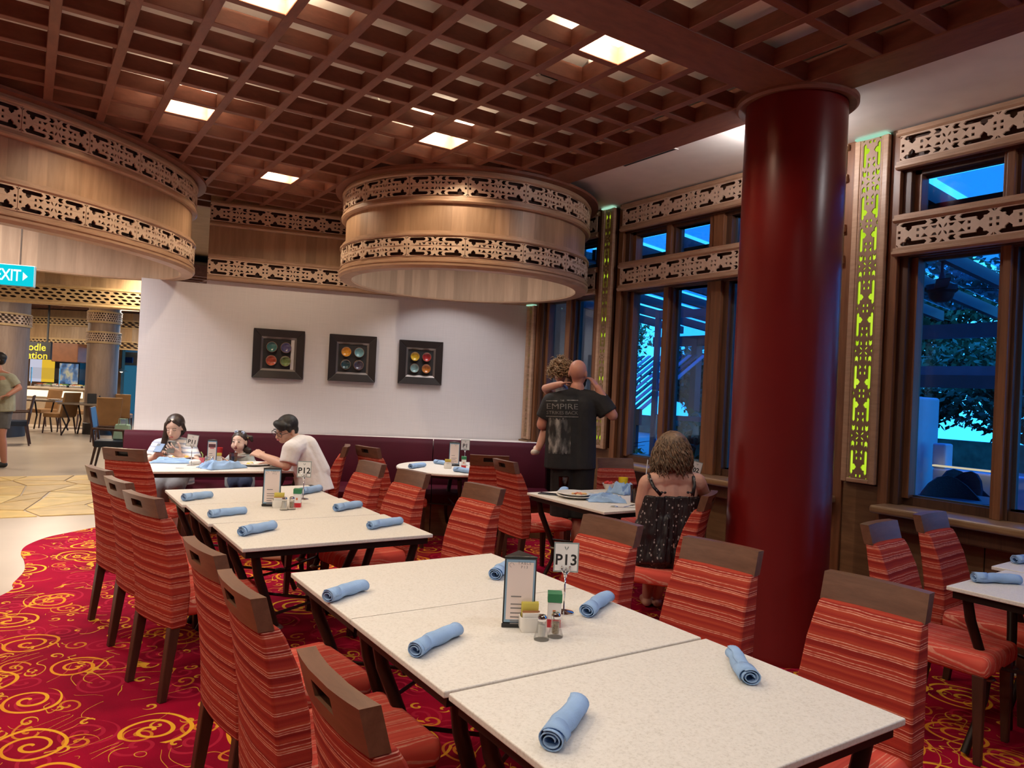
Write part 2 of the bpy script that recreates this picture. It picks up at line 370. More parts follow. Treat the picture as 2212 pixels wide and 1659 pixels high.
# carved lattice: one repeat runs from knot to knot; unit height 1
HL = 1.62                                               # half length of a repeat
def lattice_holes():
    q = [[(.17, .345), (.25, .44), (.45, .44), (.36, .345), (.45, .25), (.25, .25)],
         [(.53, .355), (.61, .44), (1.40, .44), (1.49, .355), (1.40, .28), (1.30, .28), (1.30, .20), (1.185, .10), (1.07, .20), (1.07, .28), (.61, .28)],
         [(.80, .06), (.90, .06), (.90, .165), (.80, .165)],
         [(.49, .19), (.74, .19), (.62, .055)],
         [(.19, .185), (.40, .185), (.33, .09), (.24, .075)],
         [(.035, .045), (.05, .13), (.10, .20), (.145, .215), (.14, .14), (.10, .085)],
         [(HL-.155, .05), (HL-.055, .05), (HL-.055, .155), (HL-.155, .155)],
         [(.21, .03), (.42, .03), (.33, -.03), (.24, -.03)][:0]]
    out = []
    for h in q:
        if not h: continue
        for a in (1, -1):
            for b in (1, -1): out.append([(x*a, y*b) for x, y in h][::1 if a*b > 0 else -1])
    for b in (1, -1):
        out.append([(-.10, .455*b), (.10, .455*b), (0, .35*b)])
        for a in (1, -1): out.append([((HL-.01)*a, .455*b), ((HL-.10)*a, .455*b), ((HL-.01)*a, .36*b)])
    return out
LH = lattice_holes()
def lattice_mesh(L, H, th):
    k = L/(2*HL)
    return plate([(-L/2, -H/2), (L/2, -H/2), (L/2, H/2), (-L/2, H/2)], [[(x*k, y*H) for x, y in h] for h in LH], th, 'lattice')
def wave_mesh(L, H, th, rows=4, cols=5, seed=1):
    """board cut with leaning leaf-shaped slots, as on the buffet hall's friezes"""
    rn = random.Random(seed); holes = []
    cw = L/cols; rh = H/rows
    for r in range(rows):
        for c in range(cols):
            cx = -L/2+(c+.5+(.25 if r % 2 else -.25)*.9)*cw*.985; cy = -H/2+(r+.5)*rh; a = R(rn.uniform(-16, -4)); w_ = cw*.42; h_ = rh*.36
            pts = [(-1, .1), (-.5, .75), (.1, 1), (.6, .6), (1, -.1), (.5, -.75), (-.1, -1), (-.6, -.6)]
            holes.append([(cx+(x*w_*math.cos(a)-y*h_*math.sin(a)), cy+(x*w_*.6*math.sin(a)+y*h_)) for x, y in pts][::-1])
    holes = [[(min(max(x, -L/2+.004), L/2-.004), min(max(y, -H/2+.004), H/2-.004)) for x, y in h] for h in holes]
    return plate([(-L/2, -H/2), (L/2, -H/2), (L/2, H/2), (-L/2, H/2)], holes, th, 'wave')
class Path:
    """a plan curve that boards are bent along; side +1/-1 picks which side is the front"""
    def __init__(s, pts, closed=False, side=1):
        s.p = [Vector((p[0], p[1])) for p in pts]; s.closed = closed; s.side = side
        q = s.p+([s.p[0]] if closed else []); s.q = q; s.c = [0]
        for a, b in zip(q, q[1:]): s.c.append(s.c[-1]+(b-a).length)
        s.L = s.c[-1]
    def at(s, t):
        if s.closed: t %= s.L
        i = 0; lo, hi = 0, len(s.c)-2
        while lo < hi:
            i = (lo+hi+1)//2
            if s.c[i] <= t: lo = i
            else: hi = i-1
        a, b = s.q[lo], s.q[lo+1]; d = (b-a); l = d.length; d /= l
        p = a+d*(t-s.c[lo])
        # smooth the direction across the joints
        def dirn(k):
            n = len(s.q)-1
            if s.closed: k %= n
            k = max(0, min(n-1, k)); return (s.q[k+1]-s.q[k]).normalized()
        f = (t-s.c[lo])/l
        dd = dirn(lo)*(1-abs(f-.5))+(dirn(lo+1)*max(0, f-.5)+dirn(lo-1)*max(0, .5-f)); dd.normalize()
        return p, Vector((dd.y, -dd.x))*s.side
    def bend(s, me, s0, z0=0, off=0, flip=1):
        """x -> along the path from s0, -y -> out of the front, z -> up"""
        me = me.copy()
        for v in me.vertices:
            p, n = s.at(s0+v.co.x*flip); o = off-v.co.y
            v.co = (p.x+n.x*o, p.y+n.y*o, z0+v.co.z)
        me.update(); return me
    def sweep(s, prof, a=None, b=None, step=.08, g=None):
        """carries a closed profile of (offset, z) along the path"""
        g = g or MB(); a = 0 if a is None else a; b = s.L if b is None else b
        full = s.closed and b-a > s.L-1e-6
        n = max(2, int((b-a)/step)); k = len(prof); vs = []
        cnt = n if full else n+1
        for i in range(cnt):
            p, nn = s.at(min(a+(b-a)*i/n, s.L-1e-6) if not s.closed else a+(b-a)*i/n)
            for o, z in prof: vs.append((p.x+nn.x*o, p.y+nn.y*o, z))
        fs = []
        for i in range(n):
            j = (i+1) % cnt
            for q in range(k): fs.append((i*k+q, i*k+(q+1) % k, j*k+(q+1) % k, j*k+q))
        if not full: fs += [tuple(range(k-1, -1, -1)), tuple(n*k+q for q in range(k))]
        return g.add(vs, fs)
def mould(o0, o1, z0, z1):      # a small stepped moulding profile
    h = z1-z0; d = o1-o0
    return [(o0, z0), (o1-.3*d, z0), (o1, z0+.22*h), (o1, z0+.5*h), (o1-.35*d, z0+.62*h), (o1-.35*d, z1), (o0, z1)]
def circle(cx, cy, r, n=96, a0=0): return [(cx+r*math.cos(a0+2*PI*i/n), cy+r*math.sin(a0+2*PI*i/n)) for i in range(n)]
def fixn(o):
    bm = bmesh.new(); bm.from_mesh(o.data); bmesh.ops.recalc_face_normals(bm, faces=bm.faces); bm.to_mesh(o.data); bm.free(); return o
# ------------------------------------------------------------------ setting: floors, walls, ceiling
g = MB(); g.box(-6.2, 5.0, -4.2, 30, -.12, 0)
floor = struct('floor', g, tile_m)
CE = [Wz(x, y, 0)[:2] for x, y in ((0, 1290), (28, 1262), (52, 1235), (52, 1212), (45, 1196), (58, 1180), (100, 1163), (150, 1152), (205, 1141))]
def smooth_line(P, n=6):
    P = [Vector(p) for p in P]; P = [P[0]]+P+[P[-1]]; out = []
    for a, b, c, d in zip(P, P[1:], P[2:], P[3:]):
        for k in range(n):
            t = k/n; out.append(.5*((2*b)+(c-a)*t+(2*a-5*b+4*c-d)*t*t+(3*b-a-3*c+d)*t**3))
    return [tuple(p) for p in out]+[tuple(P[-1])]
edge = [(-6.1, 3.4)]+smooth_line([(-2.2, 4.2), (-.75, 4.9)]+CE)+[(.9, 8.33), (2.6, 8.0), (4.9, 7.2), (4.9, -4.1), (-6.1, -4.1)]
g = MB(); g.prism(edge[::-1], 0.0005, .009)
tag(ob('carpet', g, carpet_m), 'crimson carpet with golden swirls under the tables and chairs', 'carpet')
# crazy-paved band of yellow stone across the tiles
stones_c = [mat('yellow_flagstone_%d' % k, c, .45, .15, 5) for k, c in enumerate(((.62, .42, .13), (.54, .35, .10), (.66, .47, .17), (.50, .33, .12)))]
rn = random.Random(5); NX, NY = 9, 6; P0 = Vector((-2.9, 9.0)); U = Vector((4.6, -.10)); V = Vector((.5, 3.3))
gp = {}
for i in range(NX+1):
    for j in range(NY+1):
        jx = rn.uniform(-.32, .32) if 0 < i < NX else 0; jy = rn.uniform(-.3, .3) if 0 < j < NY else 0
        gp[i, j] = P0+U*((i+jx)/NX)+V*((j+jy)/NY)
for i in range(NX):
    for j in range(NY):
        q = [gp[i, j], gp[i+1, j], gp[i+1, j+1], gp[i, j+1]]
        tris = [q] if rn.random() < .55 else ([q[:3], [q[0], q[2], q[3]]] if rn.random() < .5 else [[q[0], q[1], q[3]], q[1:]])
        for t in tris:
            c = sum(t, Vector((0, 0)))/len(t); pl = [(c+(p-c)*(1-.018/max(.1, (p-c).length))) for p in t]
            g = MB(); h = .008+rn.uniform(0, .003); n = len(pl)
            ins = [c+(p-c)*.985 for p in pl]
            g.add([(p.x, p.y, .0005) for p in pl]+[(p.x, p.y, h-.003) for p in pl]+[(p.x, p.y, h) for p in ins],
                  [tuple(range(2*n, 3*n))]+[(a, (a+1) % n, n+(a+1) % n, n+a) for a in range(n)]+[(n+a, n+(a+1) % n, 2*n+(a+1) % n, 2*n+a) for a in range(n)])
            ob('stone', g, rn.choice(stones_c), floor)
# outer shell (sides the lens does not see keep the daylight out)
for nm, b in (('wall_back', (-6.2, 5.4, -4.3, -4.2)), ('wall_left', (-6.3, -6.2, -4.2, 30)), ('wall_front', (-6.2, 8.2, 29.8, 30))):
    g = MB(); g.box(b[0], b[1], b[2], b[3], 0, 3.7); struct(nm, g, wallm)
# ceiling slab and the wooden grid below it
g = MB(); g.box(-6.2, 3.97, -4.2, 8.6, SLAB, SLAB+.1); ceiling = struct('ceiling', g, slabm)
g = MB(); g.box(-6.2, 8.2, 8.6, 30, 3.55, 3.65); struct('ceiling_hall', g, mat('hall_ceiling', (.30, .20, .13), .7))
BW = .028; ZT = G+.10
YS, YE = -3.9, 8.75
for i in range(-15, 9):
    x = X0+i*SX; g = MB(); g.box(x-BW, x+BW, YS, YE, G, ZT); ob('beam', g, ceil_wood, ceiling, bevel=.003, seg=1)
for j in range(-22, 16):
    y = Y0+j*SY
    if j == -3 or j == -4: continue
    g = MB(); g.box(-6.1, 3.70, y-BW, y+BW, G+.0015, ZT-.0015); ob('beam', g, ceil_wood2, ceiling, bevel=.003, seg=1)
g = MB(); g.box(-6.1, 3.70, 2.63, 2.94, G-.004, ZT+.01); ob('main_beam', g, ceil_wood2, ceiling, bevel=.006)
g = MB(); g.box(3.685, 3.955, -4.0, 7.9, G-.006, ZT+.03); ob('border_beam', g, ceil_wood, ceiling, bevel=.006)
g = MB(); g.box(3.94, 5.5, -4.2, 8.2, 3.475, 3.6); soffit = struct('ceiling_soffit', g, whitep)
for k, (i, j) in enumerate(DOWN):
    x, y = cell(i, j)
    d = thing('ceiling_downlight', ['round ceiling downlight glowing at the top edge, third light back from the window side', 'round ceiling downlight glowing above the left drum',
        'round ceiling downlight glowing in front of the right drum', 'round ceiling downlight glowing nearest the red column', 'round ceiling downlight glowing farthest back between the two drums'][k], 'ceiling light', (x, y, SLAB), 0, 'downlights in the ceiling grid')
    g = MB(); g.lathe([(.075, 0), (.075, -.012), (.06, -.016), (.055, -.004), (.055, 0)], 20, closed=True); ob('trim_ring', g, whitep, d, smooth=True, angle=30)
    g = MB(); g.lathe([(0.0001, -.006), (.054, -.006), (.054, -.002), (0.0001, -.002)], 20); ob('lens', g, emis('lamp_lens', (1, .8, .5), 14) if 'lamp_lens' not in MATS else MATS['lamp_lens'], d)
# sprinklers / small ceiling fittings and air slots
for (px, py), lb in zip(((1163, 145), (1280, 142), (810, 222)), ('small white ceiling sensor in a grid cell right of the centre', 'round white ceiling sensor beside the glowing downlight near the column', 'small brass sprinkler head hanging above the centre of the grid')):
    p = Wz(px, py, SLAB-.03)
    t = thing('ceiling_sensor', lb, 'sensor', (p.x, p.y, SLAB))
    g = MB(); g.lathe([(.03, 0), (.03, -.012), (.018, -.02), (.016, -.045), (.022, -.05), (.0001, -.055)], 14); ob('housing', g, whitep, t, smooth=True, angle=40)
    g = MB(); g.lathe([(.005, -.05), (.005, -.075), (.016, -.076), (.016, -.08), (.0001, -.08)], 12); ob('nozzle', g, chrome, t)
p = Wz(1210, 168, SLAB-.01); t = thing('air_slot', 'two dark air slots in the ceiling slab above the grid', 'air vent', (p.x, p.y, SLAB))
g = MB(); g.box(-.17, .17, -.07, .07, -.006, 0); ob('cover', g, whitep, t)
for dy in (-.032, .032):
    g = MB(); g.box(-.16, .16, dy-.02, dy+.02, -.008, -.0055); ob('slot', g, black, t)
p = Wz(1405, 342, 3.47); t = thing('air_slot', 'dark air slot in the white soffit beside the border beam', 'air vent', (4.12, p.y, 3.475))
g = MB(); g.box(-.05, .05, -.3, .3, -.006, 0); ob('cover', g, whitep, t)
for dx in (-.02, .02):
    g = MB(); g.box(dx-.012, dx+.012, -.29, .29, -.008, -.0055); ob('slot', g, black, t)
# ------------------------------------------------------------------ curved white wall with carved bulkhead
WP = [(.965, 8.44), (1.3, 8.385), (1.7, 8.31), (2.31, 8.17), (3.0, 7.98), (3.6, 7.79), (4.2, 7.575), (4.7, 7.37), (5.1, 7.19)]
wall = Path(WP, side=1)                                  # front faces the room (-y)
ZB = 2.545
g = wall.sweep([(0, 0), (0, ZB+.05), (-.16, ZB+.05), (-.16, 0)], .62); wall.sweep([(0, 0), (0, 2.505), (-.16, 2.505), (-.16, 0)], 0, .62, g=g)
struct('wall_curved', g, wallm, smooth=True, angle=30)
bulk = struct('trim_1', wall.sweep([(-.1, ZB), (.03, ZB), (.03, 3.5), (-.1, 3.5)], .62), oak_b, smooth=True, angle=30)
L1 = .58; lm = lattice_mesh(L1, .175, .012)
nP = int(wall.L/L1)+1
for z0 in (ZB+.055, G-.045-.175):
    g = wall.sweep([(.028, z0), (.034, z0), (.034, z0+.175), (.028, z0+.175)], .62); ob('frieze_backing', g, lat_dk, bulk)
    for zz in (z0-.05, z0+.175):
        ob('moulding', wall.sweep(mould(.03, .075, zz, zz+.045), .62), trimw, bulk, smooth=True, angle=25)
    for k in range(nP):
        c = .62+(k+.5)*L1
        if c+L1/2 > wall.L: break
        link('lattice_panel', wall.bend(lm, c, z0+.0875, .055), lat, bulk)
# ------------------------------------------------------------------ ceiling drums
def drum(label, pts, zb, zt, n, inner_mat):
    t = thing('ceiling_drum', label, 'ceiling drum', (sum(p[0] for p in pts)/len(pts), sum(p[1] for p in pts)/len(pts), zb), 0, 'round wooden drums hung under the ceiling grid')
    c = t.location.copy(); pa = Path([(p[0]-c.x, p[1]-c.y) for p in pts], True, 1)
    h = zt-zb
    fixn(ob('shell', pa.sweep([(-.045, 0), (-.045, h), (-.085, h), (-.085, 0)], step=.06), oak, t, smooth=True, angle=30))
    fixn(ob('lining', pa.sweep([(-.086, .0), (-.086, h), (-.12, h), (-.12, .0)], step=.06), inner_mat, t, smooth=True, angle=30))
    ob('rim', fx(pa.sweep([(-.118, -.012), (-.012, -.012), (.004, .012), (.004, .03), (-.03, .03), (-.118, .02)], step=.06)), trimw, t, smooth=True, angle=25)
    rows = ((.085, .17), (h-.05-.175, .175))
    for z0, hh in rows:
        fixn(ob('frieze_backing', pa.sweep([(-.046, z0), (-.038, z0), (-.038, z0+hh), (-.046, z0+hh)], step=.06), lat_dk, t, smooth=True, angle=30))
        for a, b in ((z0-.055, z0), (z0+hh, z0+hh+.05)):
            ob('moulding', fx(pa.sweep(mould(-.045, .003, a, b), step=.06)), trimw, t, smooth=True, angle=25)
        L = pa.L/n; me = lattice_mesh(L-.004, hh, .012)
        for k in range(n): link('lattice_panel', pa.bend(me, (k+.5)*L, z0+hh/2, -.012, flip=1), lat, t)
    ob('ceiling_disc', fx(pa.sweep([(-.5, h), (.07, h), (.07, h+.024), (-.5, h+.024)], step=.06)), ceil_wood, t, smooth=True, angle=30)
    g = MB(); g.prism([tuple(p*.86) for p in pa.p][::-1], h-.02, h); o = ob('lid', g, inner_mat, t); fixn(o)
    return t
def fx(g): return g
lining = wood('pale_lining', (.36, .235, .15), (.47, .32, .21), (9, 9, .8), .5, ('ring', 70))
n = 96
drum('round wooden ceiling drum with two carved friezes right of centre', circle(3.66, 6.47, 1.235, n), 2.545, G-.024, 15, lining)
ca, sa = math.cos(.553), math.sin(.553)
el = [(-.56+2.12*math.cos(q)*ca-1.316*math.sin(q)*sa, 7.35+2.12*math.cos(q)*sa+1.316*math.sin(q)*ca) for q in [2*PI*i/n for i in range(n)]]
drum('oval wooden ceiling drum with two carved friezes at the left edge', el, 2.515, G-.024, 22, lining)
# ------------------------------------------------------------------ red column
cc = (3.93, 2.876)
t = thing('column', 'thick glossy dark red round column in front of the windows', 'column', (cc[0], cc[1], 0))
g = MB(); g.lathe([(.311, .009), (.311, .05), (.306, .06), (.304, 1.7), (.301, 3.385)], 64); ob('shaft', g, redcol, t, smooth=True, angle=40)
g = MB(); g.lathe([(.303, 3.37), (.345, 3.362), (.36, 3.375), (.36, 3.40), (.303, 3.40)], 64, closed=True); ob('collar', g, ceil_wood, t, smooth=True, angle=40)
# ------------------------------------------------------------------ window wall on the right (plane x = 5)
XW = 5.0; SIL = .875
# lower wall, dado boards and everything solid around the bays
wr = struct('wall_right', MB().box(XW+.06, XW+.22, -4.2, 7.25, 0, SIL-.05), frame_d)
BAYS = [(-.9, 2.79), (3.20, 5.62), (6.02, 7.04)]
for y0, y1 in BAYS:
    n = max(1, round((y1-y0)/.62)); w_ = (y1-y0)/n
    for k in range(n):
        ob('dado_panel', MB().box(XW+.035, XW+.062, y0+k*w_+.003, y0+(k+1)*w_-.003, .1, SIL-.06), dado_w, wr, bevel=.003, seg=1)
    ob('dado_skirting', MB().box(XW+.02, XW+.062, y0, y1, .009, .1), frame_d, wr, bevel=.004)
for a, b in ((-4.2, -.9),): ob('end_wall', MB().box(XW+.06, XW+.22, a, b, SIL-.05, 3.6), wallm, wr)
g = MB().box(XW+.06, XW+.22, -4.2, 7.25, 3.425, 3.6); ob('head_beam', g, frame_d, wr)
for a, b in ((2.79, 3.20), (5.62, 6.02), (7.04, 7.26)):
    ob('post', MB().box(XW+.05, XW+.23, a, b, 0, 3.475), frame_d, wr)
    for e, f in ((a, a+.07), (b-.07, b)) if b-a > .3 else ((a, a+.05),):
        ob('post_face', MB().box(XW-.005, XW+.05, e, f, .009, 3.475), frame_w, wr, bevel=.004)
    ob('dado_panel', MB().box(XW+.012, XW+.05, a+.072, b-.072 if b-a > .3 else b-.01, .1, .985), dado_w, wr, bevel=.003)
wl = Path([(XW, -.9), (XW, 7.3)], side=-1)                # front faces the room (-x)
lmw = lattice_mesh(.60, .175, .014)
def bay(k, y0, y1, mulls, pitch):
    w_ = struct('window_%d' % k, MB().box(XW+.10, XW+.2, y0, y1, SIL, SIL+.06), frame_d)
    lo, tr, hi = (SIL+.06, 2.575), (2.86, 3.165), 3.425
    # frame members
    for a, b in ((y0, y0+.06), (y1-.06, y1)):
        ob('jamb', MB().box(XW+.03, XW+.2, a, b, SIL, hi), frame_d, w_, bevel=.004)
        c = (a+b)/2; s = .05 if a == y0 else -.05
        ob('jamb_bead', MB().box(XW+.075, XW+.17, min(c, c+s*1.5), max(c, c+s*1.5), SIL+.05, hi), frame_w, w_, bevel=.003)
    for z0, z1 in ((2.575, 2.62), (2.82, 2.87), (3.15, 3.2)):
        ob('transom', MB().box(XW+.075, XW+.2, y0, y1, z0, z1), frame_d, w_, bevel=.003)
    ys = [y0+.06]
    for a, b in mulls:
        c = (a+b)/2; h = (b-a)/2
        for z0, z1 in ((SIL, 2.6), (2.84, 3.19)):
            ob('mullion', MB().box(XW+.085, XW+.2, a, b, z0, z1), frame_d, w_, bevel=.003)
            ob('mullion_cap', MB().box(XW+.045, XW+.09, c-h*.55, c+h*.35, z0, z1), frame_w, w_, bevel=.004)
            ob('mullion_bead', MB().box(XW+.065, XW+.09, c+h*.40, c+h*.85, z0, z1), frame_w, w_, bevel=.003)
        ys += [a, b]
    ys.append(y1-.06)
    for i in range(0, len(ys), 2):
        for z0, z1 in ((SIL+.05, 2.58), (2.865, 3.16)):
            ob('pane', MB().box(XW+.150, XW+.156, ys[i], ys[i+1], z0, z1), pane_m, w_)
            e = .022
            gg = MB(); gg.box(XW+.135, XW+.17, ys[i], ys[i]+e, z0, z1); gg.box(XW+.135, XW+.17, ys[i+1]-e, ys[i+1], z0, z1); gg.box(XW+.135, XW+.17, ys[i]+e, ys[i+1]-e, z1-e, z1); gg.box(XW+.135, XW+.17, ys[i]+e, ys[i+1]-e, z0, z0+e)
            ob('sash', gg, mat('grey_sash', (.05, .05, .055), .4), w_)
    # projecting sill with a rounded nose
    ob('sill', MB().box(XW-.17, XW+.2, y0-.03, y1+.03, SIL-.055, SIL), wood('sill_wood', (.20, .11, .05), (.32, .19, .095), (10, 1, 10), .35) if 'sill_wood' not in MATS else MATS['sill_wood'], w_, bevel=.018, seg=3)
    ob('apron', MB().box(XW-.10, XW+.06, y0, y1, SIL-.16, SIL-.055), frame_d, w_, bevel=.01)
    # two carved friezes
    for a, b in ((2.58, 2.875), (3.175, 3.475)): ob('frieze_backing', MB().box(XW+.022, XW+.05, y0, y1, a, b), frame_d, w_)
    for z0 in (2.585, 3.185):
        gg = MB()
        for a, b in ((z0, z0+.055), (z0+.23, z0+.285 if z0 < 3 else z0+.275)):
            ob('moulding', wl.sweep(mould(0, .05, a, b), y0+.9-.02, y1+.9+.02, .5), trimw, w_)
        n = max(1, round((y1-y0)/pitch)); L = (y1-y0)/n
        me = lattice_mesh(L, .18, .014)
        for i in range(n): link('lattice_panel', wl.bend(me, y0+.9+(i+.5)*L, z0+.142, .022), lat, w_)
    return w_
bay(1, *BAYS[0], [(2.08, 2.18), (1.42, 1.52), (.76, .86), (.1, .2)], .62)
bay(2, *BAYS[1], [(4.98, 5.10), (4.32, 4.57), (3.72, 3.84)], .605)
bay(3, *BAYS[2], [(6.46, 6.62)], .51)
# backlit carved panels on the posts
def lit_panel(label, y0, y1, z0, z1):
    t = thing('wall_lantern', label, 'light panel', (XW, (y0+y1)/2, z0), 0, 'yellow-green backlit carved panels'); h = z1-z0; w_ = y1-y0
    ob('back_board', MB().box(-.0115, .05, -w_/2, w_/2, 0, h-.012), frame_d, t)
    for a in (-w_/2+.042, w_/2-.052): ob('side_board', MB().box(-.034, -.004, a, a+.01, .0, h-.012), trimw, t)
    ob('backlight', MB().box(-.022, -.012, -w_/2+.053, w_/2-.053, .02, h-.013), lit, t)
    for a, b in ((-w_/2, -w_/2+.042), (w_/2-.042, w_/2)):
        ob('side_moulding', MB().box(-.046, -.01, a, b, 0, h-.012), trimw, t, bevel=.006)
        ob('inner_bead', MB().box(-.040, -.012, a+.042 if a < 0 else a-.012, a+.054 if a < 0 else a, .01, h-.012), trimw, t, bevel=.004)
    ob('foot_moulding', MB().box(-.046, -.01, -w_/2+.042, w_/2-.042, 0, .03), trimw, t, bevel=.006)
    ob('glass_cap', MB().box(-.066, -.006, -w_/2+.01, w_/2-.01, h-.012, h), emis('lit_glass_edge', (.45, .85, .62), .8) if 'lit_glass_edge' not in MATS else MATS['lit_glass_edge'], t)
    n = max(2, round((h-.045)/.60)); L = (h-.045)/n; me = lattice_mesh(L, w_-.108, .012)
    Mx = Matrix(((0, -1, 0, -.034), (0, 0, 1, 0), (1, 0, 0, 0), (0, 0, 0, 1)))      # x->z, y(thickness)->-x, z->y
    Mx = Matrix(((0, 1, 0, -.032), (0, 0, 1, 0), (1, 0, 0, 0), (0, 0, 0, 1)))
    for k in range(n):
        q = me.copy(); q.transform(Matrix.Translation((0, 0, .03+(k+.5)*L)) @ Mx); link('lattice_panel', q, wood('panel_lattice_wood', (.24, .13, .08), (.33, .19, .12), (5, 5, 5), .5) if 'panel_lattice_wood' not in MATS else MATS['panel_lattice_wood'], t)
lit_panel('yellow-green backlit carved panel right of the red column', 2.863, 3.115, .995, 3.465)
lit_panel('yellow-green backlit carved panel behind the bald man', 5.735, 5.925, .975, 3.465)
lit_panel('narrow yellow-green backlit panel at the end of the white wall', 7.075, 7.225, .96, 2.55)
ob('panel_block', MB().box(XW-.07, XW+.05, 7.06, 7.24, .75, .955), dado_w, wr, bevel=.004)
# ------------------------------------------------------------------ terrace and garden outside
TZ = .05
g = MB().box(5.22, 40, -16, 45, -.35, TZ); struct('terrace_floor', g, mat('terrace_floor_m', (.16, .16, .17), .6), smooth=False)
struct('garden_wall_far', MB().box(21, 21.3, -18, 30, TZ, .75), mat('far_hedge_wall', (.05, .08, .05), .9, .5, 3))
whiteout = mat('white_render', (.72, .74, .76), .7, .04)
steel_d = mat('terrace_steel', (.06, .07, .085), .5)
rattan = mat('dark_rattan', (.018, .018, .022), .7, .3, 40, bump=.5, bscale=120)
def leaf_mat(n, a, b):
    t = NT(n); v = t.n('TexNoise', {'Vector': t.coords(), 'Scale': 5, 'Detail': 2}).outputs[0]
    return t.bsdf(t.ramp(v, (.3, a), (.7, b)), .45, spec=.4)
leafs = [leaf_mat('leaf_dark', (.03, .085, .05), (.09, .20, .10)), leaf_mat('leaf_mid', (.05, .13, .06), (.14, .30, .13)), leaf_mat('leaf_fern', (.10, .28, .10), (.28, .52, .22))]
bark = mat('bark', (.02, .015, .012), .9)
def leaves(rn, c, r, n, size, elong=2.2, droop=0.0):
    g = MB()
    for _ in range(n):
        while True:
            p = Vector((rn.uniform(-1, 1), rn.uniform(-1, 1), rn.uniform(-1, 1)))
            if p.length <= 1: break
        p *= (.55+.45*rn.random())/max(.3, p.length)**.4
        q = Vector(c)+Vector((p.x*r[0], p.y*r[1], p.z*r[2])); d = Vector((rn.uniform(-1, 1), rn.uniform(-1, 1), rn.uniform(-1, .6)-droop)).normalized()
        s = d.cross(Vector((rn.uniform(-1, 1), rn.uniform(-1, 1), rn.uniform(-1, 1)))).normalized()*size*.5; d *= size*elong*.5
        g.add([q-d, q+s, q+d, q-s], [(0, 1, 2, 3)])
    return g
def tree(label, x, y, h, crown, n, lm_, size, seed, cat='tree', name='tree', trunk=.09):
    rn = random.Random(seed); t = thing(name, label, cat, (x, y, TZ), 0, 'trees and shrubs beyond the terrace')
    pts = [(0, 0, 0), (rn.uniform(-.1, .1), rn.uniform(-.1, .1), h*.4), (rn.uniform(-.25, .25), rn.uniform(-.25, .25), h)]
    g = MB().tube(pts, [trunk, trunk*.7, trunk*.3], 8)
    for k in range(9):
        z = h*rn.uniform(.35, .95); a = rn.uniform(0, 2*PI); l = crown[0]*rn.uniform(.5, 1.05)
        g.tube([(0, 0, z), (l*.5*math.cos(a), l*.5*math.sin(a), z+.25*l), (l*math.cos(a), l*math.sin(a), z+.35*l)], [trunk*.35, trunk*.22, trunk*.08], 5)
    ob('trunk', g, bark, t)
    cz = h*.85 if h > 1.2 else h*.6
    g = MB()
    for _ in range(7):
        o = (rn.uniform(-.5, .5)*crown[0], rn.uniform(-.5, .5)*crown[1], cz+rn.uniform(-.5, .6)*crown[2])
        q = leaves(rn, o, (crown[0]*.55, crown[1]*.55, crown[2]*.5), n//7, size); g.add(q.v, q.f)
    o = ob('crown', g, lm_, t); o['kind'] = 'stuff'
TR = [('tall dark tree seen through the middle window pane beside the red column', 10.4, 9.3, 4.2, (1.7, 1.7, 2.2), 2600, 0, .17),
      ('broad dark tree behind the white tower outside', 11.6, 4.0, 3.6, (2.0, 2.0, 1.9), 2600, 0, .17),
      ('spreading tree with bare branches to the right of the white tower', 10.6, 2.2, 2.8, (1.7, 1.9, 1.3), 1700, 1, .13),
      ('dark tree at the right edge of the garden', 9.8, .6, 3.0, (1.5, 1.6, 1.6), 1800, 0, .14),
      ('leafy tree above the striped awning outside', 9.6, 12.2, 4.6, (1.5, 1.5, 1.6), 1800, 1, .15),
      ('deep green tree behind the terrace lamps', 13.5, 7.2, 4.5, (2.4, 2.4, 2.4), 2000, 0, .2),
      ('dark tree in the far corner of the garden', 15, 2.0, 4.2, (2.6, 2.6, 2.2), 1500, 0, .22)]
TRP = [(12.2, 10.6, 2.6, (1.6, 2.0, 1.5), 9000, .07), (13.2, 4.6, 2.2, (1.7, 2.2, 1.15), 9000, .07), (11.8, 2.4, 1.9, (1.5, 1.9, .9), 6000, .06), (12.5, .2, 2.3, (1.5, 1.9, 1.2), 6000, .065), (11.4, 13.6, 2.7, (1.5, 1.4, 1.3), 6000, .065), (15.5, 7.8, 3.4, (2.4, 2.6, 1.9), 7000, .09), (17, 1.6, 2.6, (2.6, 3.2, 1.5), 6000, .09)]
TR = [(a[0], *p[:5], a[6], p[5]) for a, p in zip(TR, TRP)]
for k, (lb, x, y, h, cw, n, li, sz) in enumerate(TR): tree(lb, x, y, h, cw, n, leafs[li], sz, 20+k)
for k, (lb, x, y, h, cw, n, li, sz) in enumerate((('wide dark hedge behind the terrace, seen left of the red column', 11.2, 7.4, 1.5, (1.2, 2.6, .8), 6500, 0, .07), ('fern-leaved shrub low in the middle window pane', 7.6, 6.75, 1.0, (.55, .6, .75), 1500, 2, .10), ('fern-leaved shrub beside the red column, seen through the glass', 7.9, 5.75, 1.25, (.6, .6, .8), 1500, 2, .10),
     ('clipped hedge mound under the striped awning', 7.6, 8.75, .6, (.9, .7, .35), 700, 2, .06), ('low spiky plant beside the white tower', 9.3, 3.9, .5, (.5, .5, .35), 350, 2, .14), ('small green shrub left of the glass door outside', 9.3, 8.3, .9, (.6, .6, .5), 600, 1, .1))):
    tree(lb, x, y, h, cw, n, leafs[li], sz, 60+k, 'shrub', 'shrub', .03)
